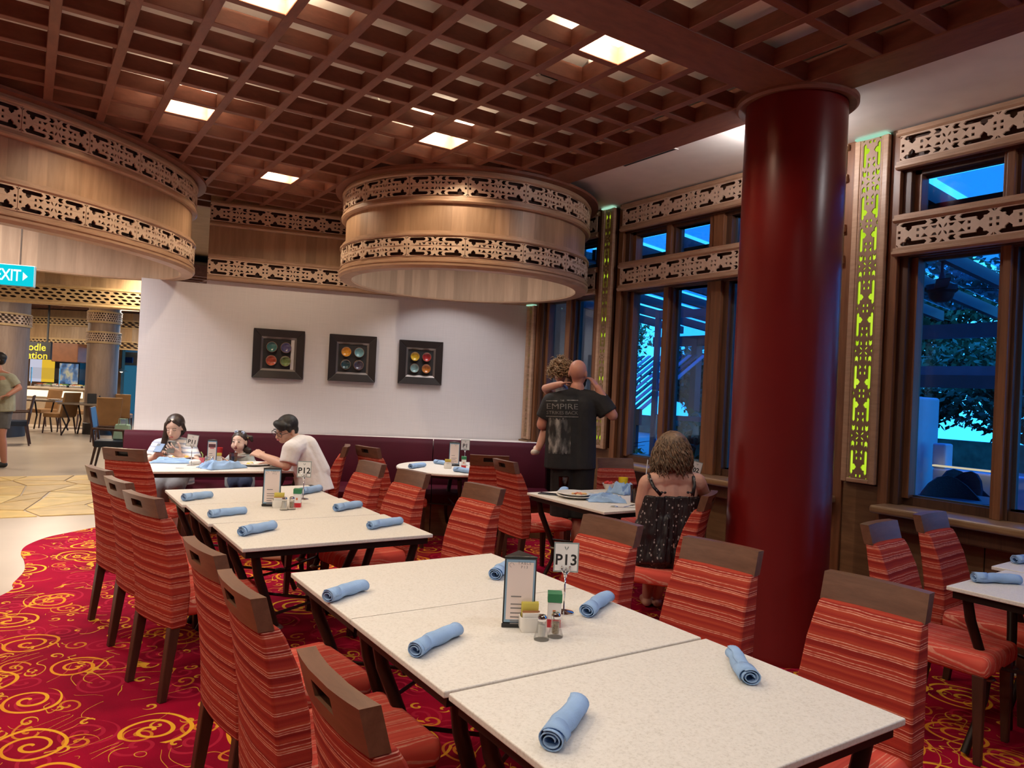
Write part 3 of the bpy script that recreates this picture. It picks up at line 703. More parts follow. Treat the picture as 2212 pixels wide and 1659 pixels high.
# white tower with round vents
p = Wx(1972, 900, 8.2)
t = thing('white_tower', 'tall white rounded tower with dark round vents outside the right window', 'tower', (8.2, p.y+.02, TZ))
g = MB(); sh = .27
poly = [(sh*.98*math.copysign(abs(math.cos(a))**.5, math.cos(a)), sh*.8*math.copysign(abs(math.sin(a))**.5, math.sin(a))) for a in [2*PI*k/32 for k in range(32)]]
g.prism(poly, 0, 1.62); ob('tower_body', g, whiteout, t, bevel=.03, seg=3)
for k in range(4):
    for s in (-1, 1):
        M = Matrix.Translation((-.245, s*.13+.0, .62+k*.165)) @ Matrix.Rotation(-PI/2, 4, 'Y')
        v = MB().lathe([(.0001, .004), (.048, .004), (.055, .018), (.062, .018), (.062, 0), (.0001, 0)], 18, M=M); v = ob('vent', v, black, t)
        for d in (-.02, .02): ob('vent_blade', MB().box(-.004, .004, -.035, .035, .006, .012, M=M @ Matrix.Rotation(k*.8, 4, 'Z') @ Matrix.Translation((d, 0, 0))), whiteout, v)
ob('grille', MB().box(-.28, -.262, -.15, .15, 1.22, 1.5), mat('grille_grey', (.25, .3, .36), .6, .5, 120), t, bevel=.01)
pl = p.y
g = MB().box(8.0, 8.16, pl-1.9, pl-.33, TZ, .93); tag(ob('planter_wall', g, whiteout, bevel=.02), 'low white planter wall right of the white tower', 'wall')
g = MB().box(8.0, 8.16, pl-.46, pl-.32, .93, 1.19); tag(ob('planter_pier', g, whiteout, bevel=.02), 'short white pier at the end of the planter wall', 'wall')
p = Wx(2085, 1012, 7.95); tag(ob('light_strip', MB().box(7.9, 7.96, p.y-.35, p.y+.3, p.z-.008, p.z+.008), emis('warm_strip', (1, .7, .4), 1.0)), 'thin warm light strip above the planter wall', 'light strip')
# pergola with glazed roof
t = thing('pergola', 'terrace pergola with dark beams and a pale glazed roof', 'pergola', (7.5, 4.5, TZ))
for y in [x*.62-.9 for x in range(17)]:
    ob('rafter', MB().hexa([(-2.1, y-4.5, 3.02), (2.0, y-4.5, 2.60), (2.0, y-4.44, 2.60), (-2.1, y-4.44, 3.02)], [(-2.1, y-4.5, 3.14), (2.0, y-4.5, 2.72), (2.0, y-4.44, 2.72), (-2.1, y-4.44, 3.14)]), steel_d, t)
    ob('roof_pane', MB().hexa([(-2.1, y-4.43, 3.145), (2.0, y-4.43, 2.725), (2.0, y-3.95, 2.725), (-2.1, y-3.95, 3.145)], [(-2.1, y-4.43, 3.155), (2.0, y-4.43, 2.735), (2.0, y-3.95, 2.735), (-2.1, y-3.95, 3.155)]), glass('roof_glass', (.55, .72, .9), .3) if 'roof_glass' not in MATS else MATS['roof_glass'], t)
for x, z in ((-1.9, 2.96), (2.0, 2.5)): ob('purlin', MB().box(x-.06, x+.06, -5.5, 5.2, z-.12, z+.05), steel_d, t)
for y in (-5.2, -2.2, 1.2, 4.2): ob('pergola_post', MB().box(1.93, 2.07, y-.06, y+.06, 0, 2.5), steel_d, t)
for y in (-4.2, -.6): ob('roof_slab', MB().box(2.4, 4.4, y-1.5, y+1.4, 1.92, 2.06), mat('second_roof', (.12, .16, .22), .5), t)
for y in (-5.4, 2): ob('slab_beam', MB().box(2.3, 2.45, -5.6, .9, 1.78, 1.94), steel_d, t); break
# ceiling fans hanging from the pergola
for (px, py, X, lb) in ((2033, 640, 7.0, 'dark ceiling fan with a bowl lamp under the pergola, right window'),):
    p = Wx(px, py, X); t = thing('ceiling_fan', lb, 'ceiling fan', (X, p.y, p.z))
    ob('rod', MB().tube([(0, 0, .08), (0, 0, .50)], .013, 8), black, t)
    ob('motor', MB().lathe([(.016, .22), (.03, .16), (.05, .12), (.13, .10), (.135, .05), (.11, .03)], 20), black, t, smooth=True, angle=40)
    ob('bowl', MB().lathe([(.11, .03), (.095, -.02), (.06, -.05), (.0001, -.06)], 20), black, t, smooth=True, angle=50)
    for k in range(4):
        a = k*PI/2+.5; ob('blade', MB().box(.12, .62, -.055, .055, .062, .07, M=Matrix.Rotation(a, 4, 'Z') @ Matrix.Rotation(.15, 4, 'X')), black, t)
# striped awning of the neighbouring building, a blue wall beyond
t = thing('awning', 'dark striped sloping awning outside beside the bald man', 'awning', (8.9, 9.6, 1.3))
for k in range(16):
    ob('slat', MB().hexa([(-.9, -1.2+k*.16, 0), (.5, -1.2+k*.16, .95), (.5, -1.12+k*.16, .95), (-.9, -1.12+k*.16, 0)], [(-.9, -1.2+k*.16, .02), (.5, -1.2+k*.16, .97), (.5, -1.12+k*.16, .97), (-.9, -1.12+k*.16, .02)]), steel_d if k % 2 else whiteout, t)
ob('valance', MB().box(-.94, -.88, -1.2, 1.4, -.2201, .03), steel_d, t)
for y in (-1.1, 1.3): ob('awning_post', MB().box(-.93, -.87, y-.03, y+.03, -1.25, -.2201), steel_d, t)
tag(ob('garden_wall', MB().box(8.3, 8.45, 9.9, 16, TZ, 3.4), mat('blue_grey_wall', (.32, .36, .42), .7)), 'pale wall of the neighbouring building outside the far windows', 'wall')
t = thing('glass_door', 'grey framed open glass door standing outside the middle pane', 'door', (6.9, 6.55, TZ), R(15))
for a, b in ((-.40, -.34), (.34, .40)): ob('door_stile', MB().box(-.03, .03, a, b, 0, 2.6), mat('grey_frame', (.22, .25, .30), .5), t)
for a, b in ((0, .08), (2.5, 2.6), (1.2, 1.26)): ob('door_rail', MB().box(-.025, .025, -.34, .34, a, b), MATS['grey_frame'], t)
ob('door_glass', MB().box(-.004, .004, -.34, .34, .08, 2.5), pane_m, t)
ob('door_handle', MB().tube([(-.05, .3, .95), (-.05, .3, 1.25)], .012, 8), steel, t)
# terrace furniture
def terrace_chair(label, x, y, rz):
    t = thing('rattan_chair', label, 'chair', (x, y, TZ), rz, 'dark rattan chairs on the terrace')
    ob('seat', MB().box(-.24, .24, -.23, .25, .40, .46), rattan, t, bevel=.02)
    g = MB()
    for k in range(11):
        a = PI+PI*k/10; 
        g.add([], [])
    N = 12; vs = []; fs = []
    for k in range(N+1):
        a = PI*k/N; cx, cy = .29*math.cos(a), -.02-.27*math.sin(a); z = .62+.30*math.sin(a)**2
        vs += [(cx*.86, cy*.86, .42), (cx, cy, z), (cx*1.06, cy*1.06, z), (cx*.92, cy*.92, .42)]
    for k in range(N):
        for q in range(4): fs.append((k*4+q, k*4+(q+1) % 4, k*4+4+(q+1) % 4, k*4+4+q))
    fs += [(0, 1, 2, 3), (N*4+3, N*4+2, N*4+1, N*4)]
    ob('backrest', MB().add(vs, fs), rattan, t, smooth=True, angle=50)
    for a in (-1, 1):
        for b in (-1, 1): ob('leg', MB().tube([(a*.21, b*.2, .4), (a*.23, b*.22, 0)], .017, 6), black, t)
    return t
for lb, px, X, rz in (('dark rattan terrace chair nearest the window frame on the right', 2070, 6.55, 2.3), ('dark rattan terrace chair against the white planter wall', 2110, 7.5, 2.7), ('dark rattan terrace chair beside the white tower foot', 2040, 7.3, 1.2), ('dark rattan terrace chair behind the far right mullion', 2200, 6.5, .6)):
    terrace_chair(lb, X, Wx(px, 1040, X).y, rz)
def terrace_table(lb, x, y):
    t = thing('terrace_table', lb, 'table', (x, y, TZ)); ob('table_top', MB().lathe([(.0001, .70), (.36, .70), (.37, .715), (.36, .73), (.0001, .73)], 28), steel_d, t)
    ob('table_leg', MB().tube([(0, 0, .02), (0, 0, .70)], .035, 10), black, t); ob('foot', MB().lathe([(.0001, 0), (.22, 0), (.22, .015), (.0001, .03)], 20), black, t)
    return t
p = Wx(2085, 1100, 6.9); terrace_table('round terrace table between the rattan chairs, right window', 6.9, p.y)
p = Wx(1402, 1010, 6.6); terrace_table('round terrace table low behind the bald man, outside', 6.6, p.y)
for k, px in enumerate((1384, 1399)):
    p = Wx(px, 1000, 6.45); g = MB().lathe([(.022, 0), (.030, .12), (.027, .12), (.02, .006), (.0001, .006)], 14)
    tag(ob('tumbler', g, whiteout, loc=(6.45, p.y, .51), smooth=True, angle=40), ['left of two pale tumblers on the terrace table outside', 'right of two pale tumblers on the terrace table outside'][k], 'glass', 'pale tumblers on the terrace')
# glowing green box standing in for an exit light reflected in the window
p = Wx(1586, 735, 6.2); t = thing('exit_reflection', 'small green glow standing in for an exit light reflected in the window beside the red column', 'exit sign', (6.2, p.y, p.z))
ob('housing', MB().box(0, .05, -.16, .16, -.09, .09), black, t); ob('face', MB().box(-.006, 0, -.15, .15, -.08, .08), emis('green_reflection', (.02, .8, .55), 1.2), t)
# ------------------------------------------------------------------ banquette along the curved wall
BP = Path([(.86, 8.22), (1.62, 8.03), (2.2, 7.87), (2.73, 7.69), (3.25, 7.44), (3.77, 7.17), (4.3, 6.90), (4.875, 6.60)], side=1)
def seam(px): # arc position on the bench seen at pixel column px
    best = min((abs(_pr(BP.at(i*.01)[0]) - px), i*.01) for i in range(int(BP.L*100))); return best[1]
def _pr(p, z=.95):
    d = Vector((p.x, p.y, z-CZ)); return 1106+FPX*d.dot(cR)/d.dot(cF)
cuts = [0, seam(937), seam(1210), BP.L]
for k in range(3):
    a, b = cuts[k]+.004, cuts[k+1]-.004
    t = thing('banquette', ['long left section of the burgundy banquette against the white wall', 'middle section of the burgundy banquette behind the round table', 'right section of the burgundy banquette behind the bald man'][k], 'banquette',
              (*BP.at((a+b)/2)[0], 0), 0, 'burgundy banquette sections')
    c = t.location
    q = Path([(p.x-c.x, p.y-c.y) for p in BP.p], side=1)
    bk = [(-.02, .36), (.10, .36), (.13, .48), (.10, .70), (.06, .90), (.035, .945), (0, .955), (-.03, .94), (-.045, .90)]
    ob('backrest', q.sweep(bk, a, b, .09), vinyl, t, smooth=True, angle=50)
    ob('seat', q.sweep([(.10, .34), (.60, .34), (.62, .37), (.62, .44), (.59, .465), (.12, .475)], a, b, .09), vinyl, t, smooth=True, angle=50)
    ob('plinth', q.sweep([(.08, .009), (.54, .009), (.54, .34), (.08, .34)], a, b, .12), dado_w, t)
lp = Path([(.98, 8.42), (1.7, 8.29), (2.31, 8.15), (3.0, 7.96), (3.6, 7.77), (4.2, 7.555), (4.7, 7.35), (5.05, 7.19)])
led = struct('trim_2', MB().prism([tuple(BP.at(s)[0]+BP.at(s)[1]*-.05) for s in [BP.L*k/20 for k in range(21)]]+[(5.04, 6.55), (5.04, 7.18)]+[tuple(p) for p in reversed(lp.p)], .86, .935), whitep)
# ------------------------------------------------------------------ pictures on the wall
def on_wall(px, py, off=.0):
    d = ray(px, py)
    for a, b in zip(wall.p, wall.p[1:]):
        e = b-a; M2 = Matrix(((d.x, -e.x), (d.y, -e.y)))
        try: s, u = M2.inverted() @ a
        except Exception: continue
        if -.02 <= u <= 1.02:
            n = Vector((e.y, -e.x)).normalized(); return Vector((d.x*s, d.y*s, CZ+d.z*s)) + Vector((n.x, n.y, 0))*off, n
glaze = {}
def bowl_mat(n, c): return mat('glaze_'+n, c, .18, .25, 30, spec=.7)
cols = [[('teal', (.05, .16, .15)), ('violet', (.10, .09, .20)), ('rust', (.40, .07, .03)), ('olive', (.16, .22, .07))],
        [('amber', (.60, .26, .02)), ('sky', (.16, .33, .36)), ('petrol', (.03, .07, .08)), ('plum', (.06, .05, .08))],
        [('yellow', (.62, .40, .03)), ('crimson', (.38, .03, .03)), ('seagreen', (.22, .36, .36)), ('orange', (.50, .17, .03))]]
fr_m = mat('black_frame', (.022, .017, .016), .4); bead_m = mat('pewter_bead', (.28, .24, .22), .35, metal=.6)
for k, ((px, py, hs), cl) in enumerate(zip(((601.5, 765, .268), (761, 774.5, .262), (908, 783.5, .252)), cols)):
    p, n = on_wall(px, py); rz = math.atan2(n.x, -n.y)
    t = thing('framed_bowls', ['black framed display of teal, violet, rust and olive bowls, left of three', 'black framed display with one amber bowl, middle of three', 'black framed display of yellow, crimson, green and orange bowls, right of three'][k], 'picture', (p.x, p.y, p.z), rz, 'framed bowls on the white wall')
    s = hs; w_ = .085
    fr = MB()
    for i in range(4):
        c, d = math.cos(i*PI/2), math.sin(i*PI/2); M = Matrix(((c, 0, -d, 0), (0, 1, 0, 0), (d, 0, c, 0), (0, 0, 0, 1)))
        fr.hexa([(-s, 0, s), (s, 0, s), (s, -.045, s), (-s, -.045, s)], [(-s+w_, 0, s-w_), (s-w_, 0, s-w_), (s-w_, -.028, s-w_), (-s+w_, -.028, s-w_)], M=M)
    ob('frame', fr, fr_m, t, bevel=.005)
    i1 = s-w_+.002; bd = MB()
    for i in range(4):
        c, d = math.cos(i*PI/2), math.sin(i*PI/2); M = Matrix(((c, 0, -d, 0), (0, 1, 0, 0), (d, 0, c, 0), (0, 0, 0, 1)))
        bd.hexa([(-i1, -.002, i1), (i1, -.002, i1), (i1, -.03, i1), (-i1, -.03, i1)], [(-i1+.022, -.002, i1-.022), (i1-.022, -.002, i1-.022), (i1-.022, -.012, i1-.022), (-i1+.022, -.012, i1-.022)], M=M)
    ob('inner_bead', bd, bead_m, t)
    ob('backboard', MB().box(-i1, i1, -.006, -.001, -i1, i1), black, t)
    d = i1*.40; r = i1*.305
    for q, (nm, c) in enumerate(cl):
        M = Matrix.Translation(((-1)**(q+1)*d, -.006, d if q < 2 else -d)) @ Matrix.Rotation(PI/2, 4, 'X')
        b = ob('bowl', MB().lathe([(.4*r, 0), (.75*r, .012), (r, .030), (r*.95, .032), (.68*r, .018), (.35*r, .011), (.0001, .010)], 24, M=M), bowl_mat(nm, c), t, smooth=True, angle=60)
        ob('lip', MB().lathe([(r*1.0, .028), (r*1.03, .031), (r*.95, .034)], 24, M=M, closed=True), mat('bowl_rim', (.30, .16, .09), .3), b, smooth=True)
# ------------------------------------------------------------------ tables
def make_table(name, label, W, D, loc, rz=0, group=None, round_=0):
    """W along x, D along y; cream stone top on four bowed iron legs tied by a cross stretcher"""
    t = thing(name, label, 'table', loc, rz, group)
    if round_:
        ob('table_top', MB().lathe([(.0001, .725), (round_-.006, .725), (round_, .731), (round_, .744), (round_-.006, .75), (.0001, .75)], 56), stone, t, smooth=True, angle=30)
        ob('top_frame', MB().lathe([(round_*.55, .695), (round_*.93, .70), (round_*.93, .725), (round_*.55, .725)], 40, closed=True), iron, t)
    else:
        ob('table_top', MB().box(-W/2, W/2, -D/2, D/2, .731, .75), stone, t, bevel=.004, seg=3)
        gg = MB(); x, y = W/2-.02, D/2-.02
        for a, b, c, d in ((-x, x, -y, -y+.035), (-x, x, y-.035, y), (-x, -x+.035, -y+.035, y-.035), (x-.035, x, -y+.035, y-.035)): gg.box(a, b, c, d, .698, .7305)
        ob('top_frame', gg, iron, t)
    hx, hy = (round_*.62, round_*.62) if round_ else (W/2-.075, D/2-.06)
    for a in (-1, 1):
        for b in (-1, 1):
            P = [(a*hx, b*hy, .695), (a*(hx-.02), b*(hy-.008), .60), (a*(hx-.075), b*(hy-.03), .46), (a*(hx-.125), b*(hy-.045), .335), (a*(hx-.115), b*(hy-.042), .24), (a*(hx-.06), b*(hy-.025), .12), (a*(hx-.01), b*(hy-.01), .012)]
            l = ob('leg', MB().tube(P, [.021, .022, .021, .018, .015, .016, .018], 8), iron, t, smooth=True, angle=60)
            c = P[3]; ob('collar', MB().lathe([(.0001, -.012), (.024, -.010), (.036, 0), (.024, .010), (.0001, .012)], 16, c), steel if False else mat('aged_pewter', (.22, .18, .14), .35, metal=.9), l, smooth=True)
            ob('stretcher', MB().tube([(a*(hx-.10), b*(hy-.038), .40), (a*.02, b*.015, .385)], .008, 6), iron, t)
    ob('hub', MB().lathe([(.0001, .37), (.03, .375), (.03, .395), (.0001, .40)], 14), iron, t)
    return t
tA = make_table('dining_table', 'cream dining table holding the P13 menu and sign, middle of the near row', .955, .655, (1.408, 1.976, .009), 0, 'cream tables of the near row')
copy_tree(tA, (1.408, 2.62, .009), None, 'cream dining table at the far end of the near row'); copy_tree(tA, (1.414, 1.308, .009), None, 'cream dining table nearest the camera, front end of the near row')
tB = make_table('dining_table', 'cream dining table at the front end of the second row', .97, .63, (1.345, 3.755, .009), 0, 'cream tables of the second row')
copy_tree(tB, (1.325, 4.40, .009), None, 'cream dining table holding the P12 menu and sign, middle of the second row'); copy_tree(tB, (1.303, 5.04, .009), None, 'cream dining table at the far end of the second row beside the man in white')
ang = R(-8)
tP = make_table('dining_table', 'cream dining table with the family meal and P11 sign by the banquette', 1.42, .74, (1.40, 6.66, .009), ang, None)
tR = make_table('round_table', 'round cream table with the P1 sign in front of the banquette', 1, 1, (3.52, 6.22, .009), R(20), None, .57)
tD = make_table('dining_table', 'cream dining table with stacked plates in front of the bald man', 1.0, .90, (3.735, 4.15, .009), 0)
tE = make_table('dining_table', 'cream dining table at the right edge by the window, nearer one', .66, .95, (3.82, 1.19, .009), R(3), 'cream tables at the right edge')
copy_tree(tE, (4.50, 1.30, .009), R(3), 'cream dining table at the right edge by the window, touching the sill side')
# ------------------------------------------------------------------ chairs
def make_chair(label, group):
    t = thing('dining_chair', label, 'chair', (0, 0, .009), 0, group)
    # seat pad
    bm = bmesh.new(); bmesh.ops.create_cube(bm, size=1)
    for v in bm.verts:
        f = v.co.y > 0
        v.co = Vector((v.co.x*(.43 if f else .37), .235 if f else -.20, .47 if v.co.z > 0 else .375))
    me = bpy.data.meshes.new('seat'); bm.to_mesh(me); bm.free()
    link('seat', me, fab_seat, t, bevel=.032, seg=3, smooth=True)
    # covered back: tall taper, bellied towards the seat, hanging below it behind
    rows = [(.335, -.255, -.185, .192), (.36, -.258, -.178, .194), (.50, -.266, -.168, .192), (.62, -.280, -.180, .186), (.74, -.300, -.212, .180), (.83, -.318, -.252, .172), (.862, -.326, -.272, .168)]
    vs = []; fs = []; nx = 6
    for z, yb, yf, hw in rows:
        for k in range(nx+1):
            u = -1+2*k/nx; vs.append((u*hw, yb-.016*(1-u*u), z))
        for k in range(nx, -1, -1):
            u = -1+2*k/nx; vs.append((u*hw*.985, yf-.014*(1-u*u)+.012*(1-abs(u)), z))
    n = 2*(nx+1)
    for i in range(len(rows)-1):
        for k in range(n): fs.append((i*n+k, i*n+(k+1) % n, (i+1)*n+(k+1) % n, (i+1)*n+k))
    fs += [tuple(range(n-1, -1, -1)), tuple((len(rows)-1)*n+k for k in range(n))]
    ob('back_cover', MB().add(vs, fs), fab_back, t, bevel=.008, seg=2, smooth=True, angle=45)
    # top rail, curved, with a grip slot sunk in the rear
    gg = MB(); hw = .170; su = .052/hw; us = [-1, -.8, -.6, -su, su, .6, .8, 1]; zs = [.858, .893, .928, .950]; n = len(us)
    def pt(u, z, front, dp=0): return (u*hw, (-.287 if front else -.330)-.016*(1-u*u)-(z-.858)*.28+dp, z)
    vs = [pt(u, z, f) for f in (0, 1) for z in zs for u in us]; ix = lambda f, k, i: f*4*n+k*n+i; fs = []
    for i in range(n-1):
        for k in range(3):
            if not (i == 3 and k == 1): fs.append((ix(0, k, i), ix(0, k, i+1), ix(0, k+1, i+1), ix(0, k+1, i)))
            fs.append((ix(1, k, i+1), ix(1, k, i), ix(1, k+1, i), ix(1, k+1, i+1)))
        fs += [(ix(0, 3, i), ix(0, 3, i+1), ix(1, 3, i+1), ix(1, 3, i)), (ix(1, 0, i), ix(1, 0, i+1), ix(0, 0, i+1), ix(0, 0, i))]
    for k in range(3): fs += [(ix(1, k, 0), ix(0, k, 0), ix(0, k+1, 0), ix(1, k+1, 0)), (ix(0, k, n-1), ix(1, k, n-1), ix(1, k+1, n-1), ix(0, k+1, n-1))]
    b_ = len(vs); q4 = [(3, 1), (4, 1), (4, 2), (3, 2)]; vs += [pt(us[i], zs[k], 0, .024) for i, k in q4]
    for j in range(4):
        (i0, k0), (i1, k1) = q4[j], q4[(j+1) % 4]; fs.append((ix(0, k0, i0), ix(0, k1, i1), b_+(j+1) % 4, b_+j))
    fs.append((b_, b_+1, b_+2, b_+3))
    rl = ob('top_rail', MB().add(vs, fs), rail_w, t, smooth=True, angle=30)
    c_ = [pt(us[i], zs[k], 0, .0235) for i, k in q4]
    ob('grip_slot', MB().add(c_, [(0, 1, 2, 3)]), blackp, rl)
    for a in (-1, 1):
        ob('leg', MB().hexa([(a*.170-.017, -.292, 0), (a*.170+.017, -.292, 0), (a*.170+.017, -.258, 0), (a*.170-.017, -.258, 0)], [(a*.165-.021, -.252, .40), (a*.165+.021, -.252, .40), (a*.165+.021, -.200, .40), (a*.165-.021, -.200, .40)]), leg_w, t, bevel=.003, seg=1)
        ob('leg', MB().hexa([(a*.185-.015, .185, 0), (a*.185+.015, .185, 0), (a*.185+.015, .215, 0), (a*.185-.015, .215, 0)], [(a*.183-.021, .168, .385), (a*.183+.021, .168, .385), (a*.183+.021, .215, .385), (a*.183-.021, .215, .385)]), leg_w, t, bevel=.003, seg=1)
    return t
proto = None
def chair(a, b, label, group, ang=None):
    """a, b: the two upper rail ends (plan); the chair faces to the left of a->b seen from above unless ang (deg from +x) is given"""
    global proto
    a = Vector(a[:2]); b = Vector(b[:2]); mid = (a+b)/2
    if ang is None:
        d = (b-a); f = Vector((-d.y, d.x)).normalized()
    else: f = Vector((math.cos(R(ang)), math.sin(R(ang))))
    rz = math.atan2(f.y, f.x)-PI/2; o = mid+f*.335
    if proto is None: proto = make_chair(label, group); c = proto
    else: c = copy_tree(proto, None, None, label, group)
    c.location = (o.x, o.y, .009); c.rotation_euler = (0, 0, rz); return c
q = lambda x, y: tuple(Wz(x, y, .958)[:2])
GA, GB, GC, GD = 'red striped chairs left of the near table row', 'red striped chairs right of the near table row', 'red striped chairs left of the second row', 'red striped chairs right of the second row'
chair((.537, 1.561), (.54, 1.231), 'red striped chair nearest the camera, seen from behind at the bottom edge', GA, 1)
chair((.528, 2.30), (.537, 1.976), 'red striped chair seen from behind, second of the near left row', GA, 2)
chair((.52, 2.815), (.548, 2.50), 'red striped chair seen from behind at the far end of the near left row', GA, 6)
chair((.44, 4.03), (.545, 3.70), 'red striped chair seen from behind at the front end of the second left row', GC, 17)
chair((.41, 4.59), (.478, 4.27), 'red striped chair seen from behind, middle of the second left row', GC, 12)
chair((.352, 5.13), (.432, 4.80), 'red striped chair seen from behind, leftmost in the photo', GC, 14)
chair((.507, 6.315), (.791, 6.048), 'red striped chair with its back to us at the family table', 'red striped chairs at the family table', 47)
chair((2.53, 6.52), (2.40, 6.25), 'red striped chair seen edge-on behind the man in white', 'red striped chairs at the family table', 156)
chair((2.431, 1.191), (2.383, 1.535), 'large red striped chair facing us at the lower right, nearest the camera', GB, 187)
chair((2.416, 1.852), (2.355, 2.15), 'red striped chair facing us just left of the red column foot', GB, 190)
chair((2.314, 2.429), (2.289, 2.715), 'red striped chair facing us behind the P13 sign', GB, 186)
chair((2.343, 3.595), (2.301, 3.885), 'red striped chair facing us at the front end of the second right row', GD, 188)
chair((2.233, 4.308), (2.184, 4.623), 'red striped chair facing us, middle of the second right row', GD, 188)
chair((2.165, 4.87), (2.140, 5.20), 'red striped chair facing us at the far end of the second right row', GD, 186)
chair((2.56, 6.42), (2.68, 6.12), 'red striped chair left of the round table, half hidden by another chair', 'red striped chairs at the round table', 12)
chair((3.262, 5.53), (3.53, 5.30), 'red striped chair in shade with its back to us at the round table', 'red striped chairs at the round table', 58)
chair((3.285, 5.188), (3.317, 4.871), 'red striped chair turned sideways left of the bald man, its seat showing', 'red striped chairs at the plate-strewn table', -3)
chair((3.41, 3.05), (3.70, 3.14), 'red striped chair under the woman in the sundress', 'red striped chairs at the plate-strewn table', 122)
chair((4.40, 5.16), (4.62, 4.94), 'red striped chair right of the bald man, below the window sill', 'red striped chairs at the plate-strewn table', 250)
chair((3.80, 2.085), (3.476, 2.046), 'red striped chair with a bluish rail at the right-hand table, left of two', 'red striped chairs by the right window', 277)
chair((4.44, 2.155), (4.12, 2.125), 'red striped chair with a bluish rail under the window sill, right of two', 'red striped chairs by the right window', 275)
# ------------------------------------------------------------------ rolled napkins
TT = .759                                                # height of the table tops
def roll_mesh(seed, L=.215, open_=1.0, twist=0.0):
    rn = random.Random(seed); N = 46; K = 12; vs = []; fs = []
    for k in range(K+1):
        y = -L/2+L*k/K; sw = 1+.10*math.sin(k*.9+seed)*.6; dz = .002*math.sin(k*1.3+seed); dx = .004*math.sin(k*.55+seed)
        for i in range(N+1):
            a = i/N*2*PI*2.35+twist*k/K; r = (.0085+.0165*(i/N)**.8)*open_*sw
            vs.append((math.cos(a)*r*1.12+dx, y, math.sin(a)*r*.88+.0235+dz))
    for k in range(K):
        for i in range(N): fs.append((k*(N+1)+i, k*(N+1)+i+1, (k+1)*(N+1)+i+1, (k+1)*(N+1)+i))
    # the free corner folded slantwise over the roll
    b = len(vs); m_ = 14
    for k in range(2):
        for i in range(m_+1):
            a = PI*.02+i/m_*PI*1.15; r = .0268*open_
            y = -L/2+.012+(.030+.05*i/m_ if k else .0)
            vs.append((math.cos(a)*r*1.12+.002, y, math.sin(a)*r*.88+.0235))
    for i in range(m_): fs.append((b+i, b+i+1, b+m_+1+i+1, b+m_+1+i))
    zmin = min(v[2] for v in vs)
    return MB().add([(x, y, z-zmin) for x, y, z in vs], fs).mesh('napkin_roll')
rolls = [roll_mesh(s, open_=o) for s, o in ((1, 1.0), (2, .95), (3, 1.06))]
for me in rolls: me.materials.append(napkin_m); me.shade_smooth()
_nk = 0
def napkin(a, b, label, group):
    """a: the open end nearest us, b: the other end (pixel positions on the table)"""
    global _nk
    a = Wz(*a, TT+.02); b = Wz(*b, TT+.02); d = b-a; me = rolls[_nk % 3]; _nk += 1
    o = bpy.data.objects.new('rolled_napkin', me); COL.objects.link(o); o.location = ((a.x+b.x)/2, (a.y+b.y)/2, TT); o.rotation_euler = (0, 0, math.atan2(d.y, d.x)-PI/2)
    o.scale = (1, min(1.12, max(.92, d.length/.215)), 1)
    s = o.modifiers.new('thick', 'SOLIDIFY'); s.thickness = .0022; s.offset = 0
    return tag(o, label, 'napkin', group)
GN = 'rolled blue napkins on the near tables'; GM = 'rolled blue napkins on the second row'
napkin((705, 1290), (785, 1264), 'rolled blue napkin at the left end of the near row, by its far corner', GN)
napkin((893, 1406), (985, 1358), 'rolled blue napkin left of the P13 menu stand', GN)
napkin((1068, 1243), (1106, 1216), 'rolled blue napkin half hidden behind the P13 menu stand', GN)
napkin((1265, 1322), (1312, 1288), 'rolled blue napkin right of the green-topped box', GN)
napkin((1620, 1466), (1580, 1408), 'rolled blue napkin near the right edge of the nearest table', GN)
napkin((1188, 1605), (1248, 1520), 'rolled blue napkin at the front of the nearest table', GN)
napkin((400, 1075), (450, 1069), 'rolled blue napkin at the far left corner of the second row', GM)
napkin((452, 1111), (528, 1102), 'rolled blue napkin in the middle of the second row, left side', GM)
napkin((520, 1150), (590, 1135), 'rolled blue napkin at the front left corner of the second row', GM)
napkin((724, 1098), (776, 1089), 'rolled blue napkin in the middle of the second row, right side', GM)
napkin((796, 1136), (864, 1124), 'rolled blue napkin at the front right corner of the second row', GM)
napkin((648, 1063), (690, 1055), 'rolled blue napkin beside the man in the white shirt', GM)
GR = 'rolled blue napkins on the round table'
napkin((878, 1009), (922, 1003), 'rolled blue napkin at the left rim of the round table', GR)
napkin((945, 998), (968, 1001), 'rolled blue napkin at the back of the round table', GR)
napkin((989, 1015), (1014, 1018), 'rolled blue napkin right on the round table, beside a chair', GR)
napkin((2102, 1248), (2200, 1252), 'rolled blue napkin on the table at the right edge', 'rolled blue napkins by the right window')
napkin((2197, 1209), (2240, 1207), 'rolled blue napkin cut by the right edge of the photo', 'rolled blue napkins by the right window')
